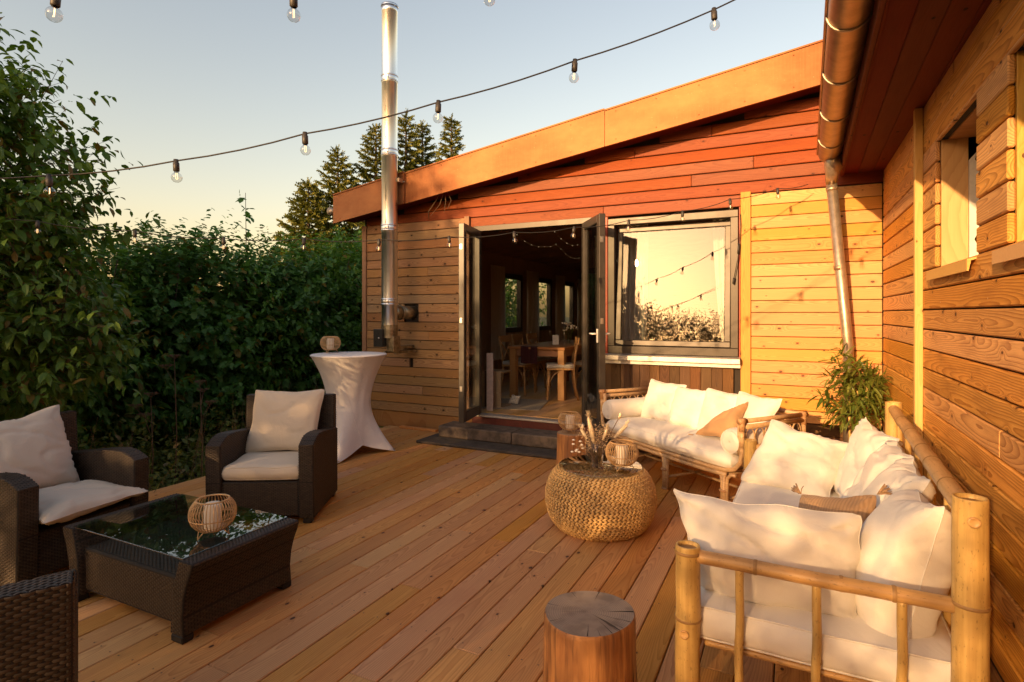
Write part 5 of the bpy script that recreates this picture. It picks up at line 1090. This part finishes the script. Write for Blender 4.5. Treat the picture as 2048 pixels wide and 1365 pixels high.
# dried umbel flowers
for k, (x, y, h, l) in enumerate(((-5.45, 3.55, 1.05, 'tallest dried brown umbel flower standing before the hedge'), (-5.35, 3.75, .78, 'dried umbel flower with branched top just left of the cream cushioned armchair'), (-5.5, 3.35, .70, 'low dried umbel flower left of the tallest one'))):
    o = thing('umbel_flower', l, 'flower', (x, y, -.42), 0, 'dried umbel flowers before the hedge'); q = MB(); qf = MB(); Hh = h+.42; q.tube([(0, 0, 0), (.02, .01, Hh*.5), (0, 0, Hh)], [.006, .0045, .003], 5)
    for j in range(3 if k else 2):
        b = Vector((0, 0, Hh)) if j == 0 else Vector((random.uniform(-.12, .12), random.uniform(-.12, .12), Hh-.10*j)); 
        if j: q.tube([(0, 0, Hh-.12*j-.12), b], .003, 4)
        for m_ in range(12):
            a = 2*PI*m_/12; e = b+Vector((.055*math.cos(a)*random.uniform(.5, 1.1), .055*math.sin(a)*random.uniform(.5, 1.1), .04)); q.tube([b, e], .0013, 3, False)
            for w_ in range(5): qf.lathe([(.0005, .004), (.006, 0), (.0005, -.004)], 4, e+Vector((random.gauss(0, .008), random.gauss(0, .008), random.gauss(0, .004))))
    part('stalk', q, M['stalk'], o, fix=False); part('umbel', qf, M['stalk'], o, kind='stuff', fix=False)
# spruces behind the house
NEED = ([(0, 0, 0), (.5, .04, .02), (1, 0, 0), (.5, -.04, .02), (.26, .20, .05), (.30, .03, .01), (.52, .20, -.03), (.56, .03, .01), (.76, .16, .04), (.80, .02, .01), (.26, -.20, -.05), (.52, -.20, .03), (.76, -.16, -.04)], [(0, 3, 2, 1), (0, 5, 4), (5, 7, 6), (7, 9, 8), (0, 10, 5), (5, 11, 7), (7, 12, 9)])
def spruce(x, y, h, w, label, seed):
    o = thing('spruce_tree', label, 'tree', (x, y, -.4), 0, 'spruce trees behind the house'); q = MB(); q.tube([(0, 0, 0), (0, 0, h*.6), (0, 0, h)], [h*.018, h*.012, .01], 8); part('trunk', q, M['bark'], o); P, Dd, Sz = [], [], []; qb = MB(); z_ = h*.16; a = seed
    while z_ < h*.985:
        f = 1-z_/h; rad = w*(f**.8)*random.uniform(.72, 1.12)+.08; a += 2.4; el = .30*(1-f*1.6)+.12*random.uniform(-1, 1); d = Vector((math.cos(a), math.sin(a), el)).normalized(); b = Vector((0, 0, z_)); tip = b+d*rad+Vector((0, 0, .10*rad)); mid = b+d*rad*.55+Vector((0, 0, -.06*rad)); qb.tube([b, mid, tip], [.022, .012, .004], 4, False); n_ = max(12, int(rad*52))
        for k in range(n_):
            t = .12+.88*(k+random.random())/n_; p = b.lerp(mid, t/.55) if t < .55 else mid.lerp(tip, (t-.55)/.45); sd_ = random.choice((-1, 1)); lat = Vector((-d.y, d.x, 0))*sd_; dd = (d*random.uniform(.4, 1.)+lat*random.uniform(.2, 1.)*(1-.6*t)+Vector((0, 0, random.uniform(-.55, .25)))).normalized(); P.append(p); Dd.append(dd); Sz.append(random.uniform(.19, .40)*(.6+.5*f)+.06)
        z_ += h*.0062*(.75+.6*f)
    for k in range(12): P.append(Vector((0, 0, h*(.95+.05*random.random())))); Dd.append(Vector((random.gauss(0, .4), random.gauss(0, .4), 1))); Sz.append(.26)
    P, Dd = np.array(P), np.array(Dd); leafobj('crown', [(P, Dd, rng.normal(0, 1., P.shape)+np.array([-.2, -.6, .5]), np.array(Sz))], NEED, M['needle'], o)
    part('branch', qb, M['bark'], o, kind='stuff', fix=False)
def at_depth(px, py, t):
    c_, s_ = math.cos(YAW), math.sin(YAW); u = (px-1024)/1138; v_ = (628-py)/1138; return t*(u*c_-s_), t*(c_+u*s_), 1.5+t*v_
for k, (px, py, t, w, l) in enumerate(((617, 362, 20, 2.3, 'leftmost lowest spruce beside the roof corner'), (676, 300, 21, 2.5, 'second spruce from the left above the roof corner'), (752, 250, 22, 2.6, 'spruce partly hidden by the steel flue'), (812, 226, 23, 2.4, 'tallest spruce just right of the steel flue'), (845, 243, 24, 2.2, 'spruce touching the tallest one on its right'), (903, 232, 22, 1.9, 'rightmost thin spruce standing alone above the roof edge'))):
    x, y, z_ = at_depth(px, py, t); spruce(x, y, z_+.4, w, l, k*1.3)
# potted plant in the corner
pt = thing('potted_plant', 'potted bamboo-like plant with long narrow leaves in the corner beside the downspout', 'plant', (.50, 5.70, .001), 0); q = MB(); q.lathe([(.001, .01), (.11, .0), (.135, .28), (.145, .285), (.14, .30), (.12, .29), (.001, .26)], 24); part('pot', q, M['stone'], pt)
q = MB(); 
for x, y, h in ((-.05, .0, .80), (.0, -.03, .84), (.055, -.01, .92), (.02, .05, .8)): q.tube([(x, y, .25), (x*1.1, y, .5), (x*1.3, y, h)], [.013, .012, .010], 8)
part('cane', q, M['bamboo'], pt)
n_ = 84; P, v = blobpts(n_, (-.01, -.02, .80), (.15, .13, .34), .35, .8, 3.); dr = v*np.array([1.1, 1.1, .35])+np.array([0, -.15, .45]); leafobj('foliage', [shoots(P, dr, rng.uniform(.06, .14, n_), 8, .15, .22, .8)], LANCE, M['leaf_plant'], pt)
# trees and hedge behind the camera: they shade the deck and show in the window
BG = 'trees behind the viewer seen mirrored in the window'
leafy_tree('shade_tree', 'broad tree mirrored at the left of the window, shading the left half of the house', 'tree', (-10.75, -8, -.42), [((0, 0, 4.6), (3.1, 2.2, 3.2), .5), ((1.15, 0, 6.5), (1.8, 1.7, 2.0), .34), ((1.6, .3, 3.2), (1.7, 1.6, 2.0), .2)], 3700, M['leaf_back'], OVATE, .25, ((0, 0, 0), (.1, 0, 6), .22), BG, nl=8, seed=9., Ls=(.5, .9), tw=False)
leafy_tree('shade_tree', 'lower tree mirrored beside the broad tree in the window', 'tree', (-6.2, -8.6, -.42), [((0, 0, 2.8), (1.6, 1.4, 2.0), .7), ((.2, 0, 4.2), (.8, .8, .9), .3)], 700, M['leaf_back'], OVATE, .2, ((0, 0, 0), (.1, 0, 4), .12), BG, nl=8, seed=19., Ls=(.4, .7), tw=False)
for k, (x, y, h, w) in enumerate(((-8.4, -8.6, 3.9, 1.6), (-5.0, -8.2, 3.75, 1.5), (-3.6, -8.0, 3.55, 1.5), (-2.2, -8.0, 3.4, 1.5), (-.8, -8.0, 3.35, 1.5), (.7, -8, 3.3, 1.5))):
    leafy_tree('shade_shrub', 'tall shrub mirrored low in the window, %s' % ('leftmost of the row', 'under the lower tree', 'third along the row', 'in the middle of the row', 'near the right end of the row', 'rightmost of the row')[k], 'shrub', (x, y, -.42), [((0, 0, h*.5), (w*.75, .9, h*.52), .8), ((.1, 0, h*.98), (w*.55, .6, .5), .2)], 1300, M['leaf_back'], OVATE, .10, ((0, 0, 0), (0, 0, h*.9), .06), 'shrubs behind the viewer seen mirrored in the window', nl=8, seed=k*2.7, Ls=(.35, .7), tw=False)
